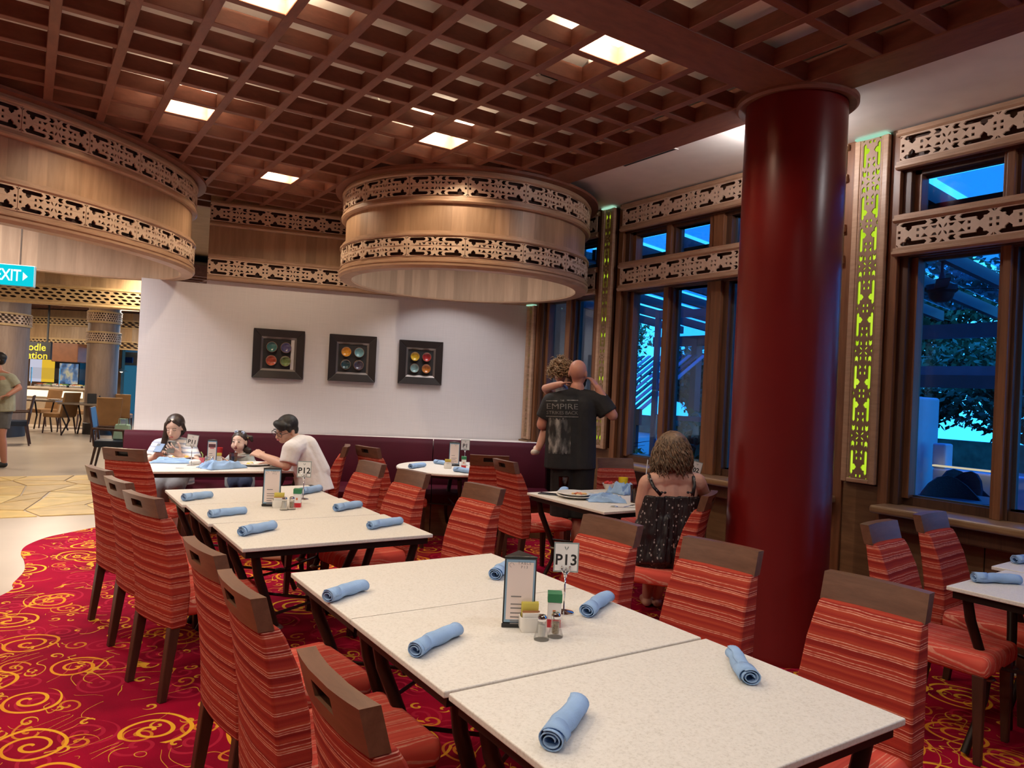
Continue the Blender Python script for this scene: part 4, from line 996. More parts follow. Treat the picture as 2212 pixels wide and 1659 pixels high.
# ------------------------------------------------------------------ menu stands, number signs, condiments
def card(name, w_, h_, mt, parent, M, th=.0012):
    me = MB().box(-w_/2, w_/2, -h_/2, h_, 0, th) if False else MB().box(-w_/2, w_/2, -h_/2, h_/2, 0, th)
    g_ = MB().add(me.v, me.f, M); return ob(name, g_, mt, parent)
def menu_stand(label, x, y, rz, title, w_=.112, h_=.235):
    t = thing('menu_stand', label, 'menu stand', (x, y, TT), rz, 'three-sided menu stands')
    # three-sided black frame, one face towards -y
    r = w_*.577; tri = [(r*math.cos(a), r*math.sin(a)) for a in (R(-150), R(-30), R(90))]
    ob('stand_frame', MB().prism(tri, 0, .016).prism([(x_*.96, y_*.96) for x_, y_ in tri], .016, h_-.006).prism(tri, h_-.006, h_), blackp, t, bevel=.003)
    for k in range(3):
        n = Vector((math.cos(R(-90+120*k)), math.sin(R(-90+120*k)), 0)); rt = Vector((-n.y, n.x, 0))
        F = face_frame(n*(r*.5*.96+.0006)+Vector((0, 0, h_/2+.004)), rt, (0, 0, 1))
        c = card('card', w_*.86, h_-.030, bluec, t, F)
        M = F @ Matrix.Translation((0, 0, .0012))
        p_ = card('sheet', w_*.76, h_-.048, pinkp, c, M, .0006)
        if k: continue
        T = M @ Matrix.Translation((0, 0, .0010))
        text('title', title, .0125, inkg, c, T @ Matrix.Translation((.012, h_*.36, 0)), space=1.35)
        g_ = MB()
        for j in range(12):
            a0 = 2*PI*j/12; g_.add([T @ Vector((-.030+.008*math.cos(a0+d_)*s_, h_*.36+.008*math.sin(a0+d_)*s_, 0)) for d_, s_ in ((0, 1), (.3, 1), (.3, .75), (0, .75))] if j < 9 else [T @ Vector((-.03, h_*.36, 0))]*0, [(0, 1, 2, 3)] if j < 9 else [])
        for row, ln in ((-.02, .4), (-.045, .62), (-.058, .5), (-.074, .62), (-.087, .34), (-.10, .68), (-.108, .45)):
            zz = row*h_/.235; L = w_*.76*ln
            g_.add([T @ Vector(v) for v in ((-w_*.25, zz, 0), (-w_*.25+L, zz, 0), (-w_*.25+L, zz+.004, 0), (-w_*.25, zz+.004, 0))], [(0, 1, 2, 3)])
        ob('print', g_, inkg, c)
    return t
def number_sign(label, x, y, rz, txt, top=.25, w_=.088, h_=.105, tilt=0, size=.053, cat='table sign'):
    t = thing('table_sign', label, cat, (x, y, TT), rz, 'table number signs on forks')
    st = ob('stem', MB().tube([(0, .004, .004), (0, .004, top-h_-.012)], [.0032, .0028], 8), chrome, t, smooth=True)
    ob('base', MB().lathe([(.0001, 0), (.036, 0), (.036, .004), (.012, .010), (.0001, .011)], 24, (0, .004, 0)), chrome, t, smooth=True, angle=50)
    g_ = MB(); zb = top-h_-.012
    g_.tube([(0, .004, zb-.006), (0, -.003, zb+.010)], [.006, .008], 8)
    for dx in (-.014, 0, .014): g_.tube([(dx*.3, -.002, zb+.006), (dx, -.006, zb+.018), (dx, -.006, zb+.030)], [.003, .0026, .002], 6)
    for dx in (-.014, .014): g_.sphere((dx, -.006, zb+.031), .0045, 8, 6)
    ob('fork_clip', g_, chrome, t, smooth=True)
    F = face_frame((0, -.0005, top-h_/2), (1, 0, 0), (0, 0, 1)) @ Matrix.Rotation(tilt, 4, 'Z')
    c = card('sleeve', w_, h_, mat('clear_sleeve', (.30, .36, .36), .25), t, F, .0016)
    M = F @ Matrix.Translation((0, 0, .0016))
    card('sheet', w_*.90, h_*.90, paper, c, M, .0005)
    text('number', txt, size, ink, c, M @ Matrix.Translation((0, -h_*.10, .0009)), bold=.0011)
    g_ = MB(); T = M @ Matrix.Translation((0, h_*.30, .0009))
    for s_ in (-1, 1): g_.add([T @ Vector(v) for v in ((0, -.007, 0), (s_*.004, -.002, 0), (s_*.0075, .006, 0), (s_*.005, .007, 0), (s_*.002, 0, 0))], [(0, 1, 2, 3, 4)])
    ob('emblem', g_, mat('emblem_green', (.10, .16, .15), .6), c)
    return t
def caddy(label, x, y, rz):
    t = thing('sugar_caddy', label, 'caddy', (x, y, TT), rz, 'white sugar caddies')
    o_ = [(.5*.075*math.copysign(abs(math.cos(a))**.45, math.cos(a)), .5*.055*math.copysign(abs(math.sin(a))**.45, math.sin(a))) for a in [2*PI*k/28 for k in range(28)]]
    vs = []; prof = [(.86, 0), (1, .012), (1, .048), (.92, .048), (.90, .012)]
    for s_, z in prof: vs += [(a*s_, b*s_, z) for a, b in o_]
    fs = [(i*28+j, i*28+(j+1) % 28, (i+1)*28+(j+1) % 28, (i+1)*28+j) for i in range(4) for j in range(28)]+[tuple(range(27, -1, -1)), tuple(4*28+j for j in range(28))]
    ob('dish', MB().add(vs, fs), ceram, t, smooth=True, angle=50)
    k = 0
    for nm, c, xs, y0, h_ in (('white_packet', (.82, .80, .76), range(5), -.017, .062), ('brown_packet', (.40, .17, .07), range(4), .0, .064), ('yellow_packet', (.72, .62, .12), range(5), .017, .088)):
        for i in xs:
            yy = y0+.0032*(i-2); a = R(-9+3*((i*7+k) % 6)); k += 1
            ob('sugar_packet', MB().box(-.026, .026, -.0011, .0011, .014, h_, M=Matrix.Translation(((i % 3-1)*.003, yy, 0)) @ Matrix.Rotation(a, 4, 'X')), mat(nm, c, .55), t)
    return t
def shaker(label, x, y, fill):
    t = thing('shaker', label, 'shaker', (x, y, TT), 0, 'glass salt and pepper shakers')
    ob('glass_body', MB().lathe([(.0001, 0), (.024, 0), (.025, .006), (.017, .030), (.0145, .055), (.0145, .066), (.0128, .066), (.0128, .05), (.012, .012), (.0001, .010)], 20), clear, t, smooth=True, angle=40)
    ob('contents', MB().lathe([(.0001, .012), (.0115, .012), (.012, .046), (.0001, .048)], 16), mat('salt', (.8, .79, .76), .7) if fill else mat('pepper', (.42, .34, .24), .9, .5, 300), t, smooth=True, angle=40)
    ob('cap', MB().lathe([(.0148, .060), (.0155, .062), (.0155, .070), (.011, .077), (.0001, .079)], 18), chrome, t, smooth=True, angle=40)
    return t
def pick_box(label, x, y, rz, cutlabel=None):
    t = thing('toothpick_box', label, 'box', (x, y, TT), rz, 'green, white and red cartons')
    ob('carton', MB().box(-.022, .022, -.022, .022, .026, .083), paper, t, bevel=.001, seg=1)
    ob('red_foot', MB().box(-.0222, .0222, -.0222, .0222, 0, .027), mat('carton_red', (.52, .02, .03), .5), t)
    ob('green_lid', MB().box(-.024, .024, -.024, .024, .083, .112), mat('carton_green', (.03, .20, .085), .5), t, bevel=.001, seg=1)
    ob('small_mark', MB().box(-.006, .004, -.0226, -.0221, .045, .058), mat('mark_orange', (.65, .2, .08), .6), t)
    return t
# P13 group on the near row
u = Wz(1122, 1358, TT); menu_stand('black three-sided menu stand titled TABLE P13 on the near table', u.x+.015, u.y+.035, R(-30), 'TABLE\nP13')
u = Wz(1207, 1345, TT); number_sign('white P13 number sign on a steel fork stem', 1.625, 2.05, R(-33), 'P13')
u = Wz(1142, 1372, TT); caddy('white sugar caddy in front of the P13 menu stand', u.x+.03, u.y+.035, R(-25))
u = Wz(1168, 1384, TT); shaker('glass salt shaker beside the sugar caddy on the near table', u.x+.008, u.y+.008, 1)
u = Wz(1198, 1378, TT); shaker('glass pepper shaker in front of the green-topped box on the near table', u.x+.008, u.y+.008, 0)
u = Wz(1203, 1362, TT); pick_box('green-lidded toothpick carton below the P13 sign', u.x+.02, u.y+.045, R(-35))
# P12 group
u = Wz(583, 1095, TT); menu_stand('black three-sided menu stand left of the P12 sign', u.x+.02, u.y+.04, R(-20), 'TABLE\nP12')
number_sign('white P12 number sign on a steel fork stem', 1.545, 4.72, R(-25), 'P12')
u = Wz(594, 1099, TT); caddy('white sugar caddy before the P12 menu stand', u.x+.03, u.y+.03, R(-20))
u = Wz(610, 1102, TT); shaker('glass salt shaker on the table with the P12 sign', u.x+.01, u.y, 1)
u = Wz(626, 1101, TT); shaker('glass pepper shaker on the table with the P12 sign', u.x+.01, u.y, 0)
u = Wz(638, 1097, TT); pick_box('green-lidded toothpick carton below the P12 sign', u.x+.02, u.y+.03, R(-25))
# P1 group on the round table
u = Wz(980, 1006, TT); menu_stand('black three-sided menu stand on the round table, left of P1', u.x, u.y, R(-28), 'TABLE\nP1')
u = Wz(1003, 1006, TT); number_sign('small white P1 number sign on the round table', u.x, u.y, R(-28), 'P1', .26)
u = Wz(975, 1012, TT); caddy('white sugar caddy on the round table', u.x-.04, u.y, R(-28))
u = Wz(998, 1010, TT); pick_box('green-lidded toothpick carton on the round table', u.x, u.y-.03, R(-28))
# 02 sign by the woman in the sundress
u = Wd(1513, 1060, 5.0); number_sign('white 02 number sign leaning beside the woman in the sundress', 4.165, 3.765, R(-38), '02', .315, .075, .11, R(-12), .045)
# ------------------------------------------------------------------ crumpled napkins, crockery
def crumple(label, x, y, lx, ly, h, rz, seed, z=TT):
    """a cloth lying in folds: a gridded sheet with smooth noise for its height, ends tucked to the table"""
    N = 40; vs = []; fs = []; off = Vector((seed*3.7, seed*1.3, 0))
    for i in range(N+1):
        for j in range(N+1):
            u_, v_ = i/N*2-1, j/N*2-1; e = max(0, 1-max(abs(u_), abs(v_))**6)
            nz = noise.noise(Vector((u_*1.25+v_*.7, v_*1.9-u_*.3, 0))+off); n2 = noise.noise(Vector((u_*2.6, v_*2.4, 5))+off)
            z_ = h*e*(.12+.62*max(0, 1-1.5*abs(nz))**1.3+.18*n2+.30*noise.noise(Vector((u_*1.1, v_*1.1, 2))+off))+.003; z_ = max(z_, .0025)
            dx = noise.noise(Vector((u_*1.5, v_*1.5, 9))+off)*.28; dy = noise.noise(Vector((u_*1.5, v_*1.5, 17))+off)*.28
            vs.append(((u_+dx)*lx/2, (v_+dy)*ly/2, z_))
    for i in range(N):
        for j in range(N): fs.append((i*(N+1)+j, i*(N+1)+j+1, (i+1)*(N+1)+j+1, (i+1)*(N+1)+j))
    o = ob('crumpled_napkin', MB().add(vs, fs), napkin_m, None, loc=(x, y, z), rot=(0, 0, rz), smooth=True)
    s = o.modifiers.new('thick', 'SOLIDIFY'); s.thickness = .0025; s.offset = 1
    return tag(o, label, 'napkin', 'crumpled blue napkins')
def plate_(label, x, y, z, r=.135, group=None, food=None, rim=None):
    t = thing('plate', label, 'plate', (x, y, z), 0, group)
    ob('dish', MB().lathe([(.0001, .003), (r*.55, .0), (r*.6, .003), (r*.98, .019), (r, .021), (r*.98, .0235), (r*.62, .009), (.0001, .007)], 40), ceram, t, smooth=True, angle=60)
    rn = random.Random(hash(label) % 1000 if False else len(label))
    for nm, c, n, s in food or []:
        for k in range(n):
            a = rn.uniform(0, 2*PI); d = r*.5*rn.random()**.5
            g_ = MB(); 
            g_.sphere((d*math.cos(a), d*math.sin(a), .010+s*.35), (s*rn.uniform(.7, 1.3), s*rn.uniform(.7, 1.3), s*.5), 8, 6); ob(nm, g_, mat('food_'+nm, c, .5, .2, 40), t, smooth=True)
    return t
def cup(name, label, x, y, z, r0, r1, h, mt, liquid=None, cat='glass', group=None):
    t = thing(name, label, cat, (x, y, z), 0, group)
    ob('vessel', MB().lathe([(.0001, 0), (r0, 0), (r1, h), (r1-.003, h), (r0-.003, .006), (.0001, .006)], 22), mt, t, smooth=True, angle=40)
    if liquid: ob('drink', MB().lathe([(.0001, .008), (r0-.004, .008), (r0+(r1-r0)*.7-.004, h*.7), (.0001, h*.7)], 18), liquid, t, smooth=True, angle=40)
    return t
def cutlery(label, x, y, z, rz, kind='fork'):
    t = thing(kind, label, kind, (x, y, z), rz, 'cutlery on the tables')
    ob('handle', MB().box(-.004, .004, -.09, .03, 0, .0025), steel, t, bevel=.001)
    g_ = MB()
    if kind == 'fork':
        g_.box(-.011, .011, .03, .055, .0, .0025)
        for dx in (-.009, -.003, .003, .009): g_.box(dx-.0015, dx+.0015, .055, .09, .0, .0025)
    else: g_.sphere((0, .06, .004), (.018, .03, .005), 12, 6)
    ob('head', g_, steel, t); return t
cola = mat('cola', (.05, .014, .008), .2)
# family table
p = Wz(372, 999, TT); crumple('blue napkin crumpled at the left of the family table', p.x+.02, p.y, .36, .20, .050, R(-12), 3)
p = Wz(482, 1012, TT); crumple('blue napkin crumpled at the front of the family table', p.x, p.y+.05, .34, .24, .085, R(20), 8)
p = Wz(548, 1006, TT); plate_('white plate of leftovers before the man in the white shirt', p.x, p.y+.03, TT, .14, 'plates on the family table', [('rice', (.75, .70, .6), 9, .02), ('egg', (.70, .55, .12), 3, .018)])
p = Wz(392, 992, TT); plate_('white plate with yellow fruit behind the left crumpled napkin', p.x, p.y+.05, TT, .12, 'plates on the family table', [('mango', (.75, .45, .06), 5, .024)])
p = Wz(520, 990, TT); plate_('small white plate in front of the little girl', p.x, p.y+.1, TT, .09, 'plates on the family table', [('rice', (.75, .70, .6), 5, .015)])
p = Wz(500, 1006, TT); cup('tumbler', 'tinted tumbler of dark drink beside the front napkin on the family table', p.x+.03, p.y+.08, TT, .028, .036, .105, amber, cola)
p = Wz(436, 1002, TT); cup('pink_cup', 'small pink cup left of the menu stand on the family table', p.x, p.y, TT, .018, .022, .055, mat('pink_plastic', (.75, .16, .22), .4), None, 'cup')
t_ = thing('straw', 'pale green straw in the small pink cup', 'straw', (p.x, p.y, TT+.03)); ob('stalk', MB().tube([(0, 0, 0), (.004, .0, .05), (-.012, 0, .075)], .004, 6), mat('pale_green', (.45, .65, .2), .5), t_)
p = Wz(455, 1004, TT); m_ = menu_stand('black menu stand with a dark red banner on the family table', p.x+.02, p.y+.05, R(-22), '', .085, .215)
F = face_frame(Vector((0, -.085*.577*.5*.96-.0030, .215*.76)), (1, 0, 0), (0, 0, 1))
card('banner', .058, .030, mat('banner_dark', (.10, .03, .04), .6), m_, F, .0006); card('banner_stripe', .034, .007, mat('banner_red', (.55, .06, .08), .6), m_, F @ Matrix.Translation((0, -.021, 0)), .0006)
p = Wz(445, 1004, TT); shaker('glass salt shaker on the family table', p.x, p.y-.02, 1)
p = Wz(452, 1005, TT); shaker('glass pepper shaker on the family table', p.x+.01, p.y-.04, 0)
p = Wz(470, 1000, TT); caddy('white sugar caddy on the family table', p.x, p.y, R(-15))
p = Wz(410, 1006, TT); number_sign('white P11 number sign held up in front of the woman', p.x+.01, p.y, R(-10), 'P11', .265, .092, .105, R(-8), .046)
p = Wz(475, 985, TT); cup('red_tub', 'red lidded tub behind the menu stand on the family table', p.x, p.y+.12, TT, .045, .05, .07, mat('tub_red', (.5, .03, .03), .4), None, 'tub')
p = Wz(405, 1012, TT); cutlery('steel fork lying before the left napkin on the family table', p.x, p.y, TT, R(70))
p = Wz(430, 1004, TT)
tag(ob('paper_tissue', MB().sphere((0, 0, .022), (.05, .035, .024), 14, 8), paper, loc=(p.x-.03, p.y+.02, TT), smooth=True), 'crumpled white tissue on the family table', 'tissue')
# plate-strewn table
p = Wz(1244, 1076, TT)
GP = 'stacked plates before the bald man'
plate_('white plate at the bottom of the stack before the bald man', p.x+.02, p.y+.02, TT, .15, GP)
plate_('white plate with red food scraps on top of the stack', p.x+.02, p.y+.03, TT+.016, .14, GP, [('scrap', (.55, .14, .06), 6, .014), ('pasta', (.65, .40, .16), 4, .016)])
p = Wz(1215, 1066, TT)
o = bpy.data.objects.new('rolled_napkin', rolls[0]); COL.objects.link(o); o.location = (p.x+.05, p.y+.06, TT); o.rotation_euler = (0, 0, R(-42)); o.scale = (1.2, 1.2, .7)
tag(o, 'flattened blue napkin behind the stacked plates', 'napkin', 'blue napkins on the plate-strewn table')
t_ = thing('phone', 'black phone lying at the left corner of the plate-strewn table', 'phone', (Wz(1185, 1068, TT).x, Wz(1185, 1068, TT).y, TT), R(35)); ob('body', MB().box(-.037, .037, -.075, .075, 0, .008), blackp, t_, bevel=.003); ob('screen', MB().box(-.034, .034, -.070, .070, .0079, .0085), mat('phone_glass', (.01, .01, .012), .08), t_)
p = Wz(1318, 1083, TT); crumple('crumpled blue napkin beside the stacked plates', p.x-.02, p.y+.03, .28, .20, .06, R(-30), 5)
p = Wz(1350, 1068, TT); crumple('crumpled blue napkin heaped before the yellow cup', p.x+.02, p.y+.05, .20, .18, .10, R(10), 11)
p = Wz(1233, 1056, TT); cup('tumbler', 'tinted tumbler left at the far side of the plate-strewn table', p.x, p.y+.1, TT, .036, .042, .085, amber, cola)
p = Wz(1372, 1088, TT); cup('tumbler', 'tinted tumbler of dark drink by the woman in the sundress', p.x+.04, p.y+.04, TT, .036, .042, .125, amber, cola)
p = Wz(1357, 1058, TT); cup('yellow_cup', 'bright yellow plastic cup on the plate-strewn table', p.x+.05, p.y+.12, TT, .034, .042, .085, mat('yellow_plastic', (.80, .62, .02), .4), None, 'cup')
p = Wz(1325, 1060, TT); t_ = thing('fruit_bowl', 'small white bowl of red fruit beside the yellow cup', 'bowl', (p.x+.03, p.y+.1, TT))
ob('dish', MB().lathe([(.0001, 0), (.028, 0), (.052, .045), (.049, .045), (.026, .006), (.0001, .005)], 24), ceram, t_, smooth=True, angle=50)
for k in range(6): ob('melon_piece', MB().sphere((.022*math.cos(k*1.1), .022*math.sin(k*1.1), .046+.006*(k % 2)), (.016, .014, .013), 8, 6), mat('melon', (.75, .06, .05), .4), t_, smooth=True)
p = Wz(1345, 1096, TT); cutlery('steel spoon before the crumpled napkins', p.x, p.y, TT, R(60), 'spoon'); cutlery('steel fork at the front of the plate-strewn table', p.x+.09, p.y+.03, TT, R(-70))
p = Wz(1392, 1060, TT); cup('milk_jug', 'small white jug left of the woman in the sundress', p.x+.05, p.y+.05, TT, .028, .032, .10, ceram, None, 'jug')
t_ = thing('straw', 'white straw standing left of the woman in the sundress', 'straw', (p.x+.05, p.y+.05, TT+.01)); ob('stalk', MB().tube([(0, 0, 0), (.02, 0, .24)], .004, 6), paper, t_)
# ------------------------------------------------------------------ people
from mathutils.bvhtree import BVHTree
class Blob:
    """tapered capsules and ellipsoids fused into one smooth skin"""
    def __init__(s, o): s.g = MB(); s.o = Vector(o)
    def cap(s, p, q, r1, r2=None, flat=(False, False), n=14, e=1.0):
        r2 = r1 if r2 is None else r2; p = Vector(p)-s.o; q = Vector(q)-s.o; d = q-p; L = d.length; d.normalize()
        M = d.to_track_quat('Z', 'Y').to_matrix().to_4x4(); M.translation = p
        prof = [(.0001, 0 if flat[0] else -r1)]
        if flat[0]: prof.append((r1, 0))
        else: prof += [(r1*math.cos(a), -r1*math.sin(a)) for a in (1.2, .8, .4, 0)]
        if flat[1]: prof.append((r2, L))
        else: prof += [(r2*math.cos(a), L+r2*math.sin(a)) for a in (0, .4, .8, 1.2)]
        prof.append((.0001, L if flat[1] else L+r2)); s.g.lathe(prof, n, M=M); return s
    def chain(s, *pr):
        for (p, a), (q, b) in zip(pr, pr[1:]): s.cap(p, q, a, b)
        return s
    def ell(s, c, r, rot=None, n=18, m=12):
        M = Matrix.Translation(Vector(c)-s.o)
        if rot is not None: M = M @ rot.to_4x4()
        s.g.sphere((0, 0, 0), r, n, m, M); return s
    def build(s, name, mt, parent, vox=.007, it=4, smooth=.5):
        me = s.g.mesh(name); o = bpy.data.objects.new(name, me); COL.objects.link(o)
        r = o.modifiers.new('r', 'REMESH'); r.mode = 'VOXEL'; r.voxel_size = vox
        f = o.modifiers.new('s', 'SMOOTH'); f.factor = smooth; f.iterations = it
        m2 = eval_mesh(o); bpy.data.objects.remove(o); bpy.data.meshes.remove(me)
        m2.materials.clear(); m2.name = name; return link(name, m2, mt, parent, smooth=True)
def frame(fwd, up=(0, 0, 1)):
    """rotation whose -y looks along fwd, z along up"""
    y = -Vector(fwd).normalized(); z = Vector(up); z = (z-y*z.dot(y)).normalized(); x = y.cross(z)
    return Matrix((x, y, z)).transposed()
def head(b, c, F, s=1.0, nose=True, ears=True):
    c = Vector(c); T = lambda x, y, z: c+F @ Vector((x*s, y*s, z*s))
    b.ell(T(0, .012, .025), (.074*s, .092*s, .088*s), F); b.ell(T(0, -.018, -.035), (.060*s, .068*s, .075*s), F); b.ell(T(0, -.045, -.078), (.033*s, .030*s, .026*s), F)
    b.ell(T(0, -.062, -.02), (.050*s, .022*s, .045*s), F)
    if nose: b.cap(T(0, -.084, .008), T(0, -.101, -.028), .008*s, .012*s); b.ell(T(0, -.090, -.032), (.016*s, .012*s, .009*s), F)
    b.ell(T(0, -.080, -.057), (.022*s, .012*s, .012*s), F)
    if ears:
        for a in (-1, 1): b.ell(T(a*.076, .012, -.008), (.009*s, .020*s, .031*s), F)
    return T
def face(T, F, parent, s, o, eye=(.02, .012, .01), lip=(.42, .12, .11), glasses=False, brow=.8, down=False, mouth_open=False):
    o = Vector(o)
    for a in (-1, 1):
        p = T(a*.031, -.0815, .008)-o
        g_ = MB(); M = Matrix.Translation(p) @ F.to_4x4()
        if not down:
            ob('eye', MB().sphere((0, 0, 0), (.0135*s, .006*s, .0062*s), 12, 8, M), mat('eye_white', (.70, .66, .62), .3), parent, smooth=True)
            ob('iris', MB().sphere((0, -.0035*s, 0), (.0062*s, .0042*s, .0062*s), 10, 8, M), mat('iris_dark', eye, .15), parent, smooth=True)
        ob('eyelid', MB().tube([M @ Vector(v) for v in ((-.015*s, -.001*s, .002*s), (0, -.0055*s, (.0075 if not down else -.001)*s), (.015*s, -.001*s, .002*s))], .0022*s, 6), mat('lash_dark', (.02, .012, .01), .6), parent)
        M2 = Matrix.Translation(T(a*.032, -.0835, .030)-o) @ F.to_4x4()
        ob('eyebrow', MB().tube([M2 @ Vector(v) for v in ((-.018*s, .0, -.001*s), (0, -.003*s, .003*s), (.018*s, .002*s, -.001*s))], .0028*s*brow, 6), MATS['lash_dark'], parent)
    M = Matrix.Translation(T(0, -.0905, -.057)-o) @ F.to_4x4()
    ob('mouth', MB().sphere((0, 0, 0), (.019*s, .006*s, (.012 if mouth_open else .006)*s), 12, 8, M), mat('lip_dark', (.16, .03, .03), .5) if mouth_open else mat('lip', lip, .45), parent, smooth=True)
    if glasses:
        g_ = MB()
        for a in (-1, 1):
            q_ = [T(a*.033+.026*math.copysign(abs(math.cos(x))**.6, math.cos(x)), -.097, .004+.019*math.copysign(abs(math.sin(x))**.6, math.sin(x)))-o for x in [2*PI*k/20 for k in range(21)]]
            g_.tube(q_, .0022*s, 6, cap=False); g_.tube([T(a*.060, -.095, .010)-o, T(a*.077, -.03, .012)-o, T(a*.079, .015, .006)-o], .0022*s, 6)
        g_.tube([T(-.008, -.099, .010)-o, T(.008, -.099, .010)-o], .0022*s, 6); ob('glasses', g_, blackp, parent, smooth=True)
def hand(b, w_, d, nrm, curl=.5, s=1.0, thumb=1, spread=.0):
    """palm and five jointed fingers; d along the fingers, nrm out of the back of the hand"""
    w_ = Vector(w_); d = Vector(d).normalized(); nrm = Vector(nrm); nrm = (nrm-d*nrm.dot(d)).normalized(); sd = d.cross(nrm)*thumb
    for k in range(4): b.cap(w_+sd*((k-1.5)*.014*s), w_+d*.075*s+sd*((k-1.5)*.0205*s), .013*s, .011*s)
    for k, L in enumerate((.068, .078, .072, .056)):
        p = w_+d*.078*s+sd*((1.5-k)*.0205*s); a = 0; dd = (d+sd*(1.5-k)*spread).normalized()
        for j, f in enumerate((.45, .32, .23)):
            a += curl*(.55 if j == 0 else .75); q_ = p+(dd*math.cos(a)-nrm*math.sin(a))*L*f*s; b.cap(p, q_, (.0085-.0009*j)*s, (.0078-.0009*j)*s, n=10); p = q_
    p = w_+sd*.026*s+d*.018*s
    for L, o_ in ((.040, .9), (.032, .5), (.025, .25)):
        q_ = p+(d*(1-.35*o_)+sd*o_*.8-nrm*(.35+.4*curl)).normalized()*L*s; b.cap(p, q_, .0105*s, .009*s, n=10); p = q_
def skin(n, c): return mat('skin_'+n, c, .5, .06, 8, spec=.35)
def cloth(n, c, vary=.15, bump=.35): return mat('cloth_'+n, c, .9, vary, 10, bump=bump, bscale=28)
sk_fair = skin('fair', (.60, .33, .25)); sk_asian = skin('light', (.72, .50, .41)); sk_warm = skin('warm', (.44, .20, .135)); sk_pink = skin('pink', (.55, .26, .19))
hair_bk = mat('hair_black', (.012, .010, .010), .55, .4, 40, spec=.4); hair_dk = mat('hair_dark_brown', (.028, .016, .012), .4, .4, 30, spec=.5)
hair_cu = mat('hair_light_brown', (.135, .08, .045), .5, .7, 60); hair_kid = mat('hair_blond', (.26, .165, .09), .6, .4, 30)
def person(label, base): return thing('person', label, 'person', base)
def lockhair(rn, T, n, root, length, wave, r, drop, mt, parent, o, curl=.9):
    """hair as many wavy locks that leave the scalp sideways and fall"""
    g_ = MB(); o = Vector(o); c = T(0, .01, .02)-o; K = 13
    for _ in range(n):
        p = T(*root(rn))-o; d = (p-c).normalized(); L = length*rn.uniform(.65, 1.1); ph = rn.uniform(0, 6.3); pts = []
        t1 = d.cross(Vector((rn.uniform(-1, 1), rn.uniform(-1, 1), rn.uniform(-1, 1)))).normalized(); v = (d*.55+t1*.35+Vector((0, 0, -drop))).normalized(); q_ = p.copy()
        for k in range(K):
            s1 = v.cross(d).normalized() if abs(v.dot(d)) < .98 else t1; s2 = v.cross(s1)
            w1 = wave*min(1, k/3); pts.append(q_+s1*w1*math.sin(ph+k*curl)+s2*w1*math.cos(ph+k*curl))
            v = (v*.75+Vector((0, 0, -1))*drop*.42+d*.04).normalized(); q_ = q_+v*L/K
        g_.tube(pts, [r*(.75+.35*math.sin(PI*k/K))*(1 if k < K-3 else .6) for k in range(K)], 5)
    return ob('hair_locks', g_, mt, parent, smooth=True)
def project(me, tree_, d, off):
    for v in me.vertices:
        h = tree_.ray_cast(v.co-d*.6, d)
        if h[0] is not None: v.co = h[0]-d*off
    return me
# ---- bald man holding a toddler
D = 6.33; J = lambda x, y, dd=0: Wd(x, y, D+dd)
b0 = J(1238, 1000); base = Vector((b0.x, b0.y, .009)); man = person('bald bearded man in a black t-shirt standing with a toddler on his arm', base)
vd = Vector((cF.x, cF.y, 0)).normalized(); rt = Vector((vd.y, -vd.x, 0))
fw = (vd*.93+rt*.36).normalized(); Fh = frame(fw, (0, 0, 1))
b = Blob(base); T = head(b, J(1249, 806), Fh, 1.0)
b.cap(J(1247, 838), J(1243, 866), .062, .07)
b.chain((J(1196, 866), .07), (J(1243, 862), .08), (J(1294, 864), .07))
for x in (1222, 1252): b.cap(J(x, 885), J(x-3, 985), .105, .10)
FZ = lambda p, z: Vector((p.x, p.y, z))
for x in (1219, 1256):
    h_ = J(x, 985); k = FZ(h_, .50)+vd*.03; a = FZ(h_, .09)
    b.chain((h_, .095), (k, .062)); b.chain((k, .060), (k*.55+a*.45-vd*.02, .060), (a, .038)); b.cap(FZ(a, .04)-vd*.04, FZ(a, .035)+vd*.15, .038, .032)
# arms
el = J(1323, 897, -.04); wr = J(1291, 838, -.02); b.chain((J(1297, 866), .062), (el, .046)); b.chain((el, .045), (el*.6+wr*.4, .044), (wr, .029))
hand(b, wr, J(1274, 812, .02)-wr, rt*.8-vd*.5, .55, 1.0, 1)
el2 = J(1171, 917, .02); wr2 = J(1205, 915, .30); b.chain((J(1192, 868), .062), (el2, .048)); b.chain((el2, .046), (wr2, .032)); hand(b, wr2, rt, (0, 0, -1), .6)
b.build('body', sk_pink, man, .0055)
s_ = Blob(base)
s_.chain((J(1200, 868), .085), (J(1244, 858), .085), (J(1292, 867), .085)); s_.cap(J(1244, 850), J(1244, 870), .075, .11)
for x in (1214, 1236, 1256): s_.cap(J(x, 880, .0), J(x-4, 1011, .0), .13, .142, (False, True))
s_.cap(J(1297, 868), J(1314, 893, -.02), .088, .088, (False, True)); s_.cap(J(1192, 870), J(1177, 904, .02), .088, .082, (False, True))
shirt = s_.build('t_shirt', cloth('black', (.014, .014, .016)), man, .008, 5)
b = Blob(base)
for x in (1219, 1256): h_ = J(x, 1000); b.cap(h_+Vector((0, 0, .08)), FZ(h_, .47), .125, .105, (False, True))
b.build('shorts', cloth('black_shorts', (.008, .008, .009)), man, .009)
for a in (-1, 1):
    c = FZ(J(1219 if a < 0 else 1256, 985), 0); b = Blob(base); b.cap(FZ(c, .045)-vd*.05, FZ(c, .04)+vd*.16, .044, .038); b.build('shoe', mat('shoe_dark', (.03, .028, .028), .6), man, .008)
b = Blob(base); b.ell(T(0, -.055, -.085), (.058, .050, .055), Fh); b.ell(T(0, -.05, -.055), (.068, .04, .04), Fh); b.build('beard', mat('beard_dark', (.02, .014, .012), .8, .4, 60), man, .006)
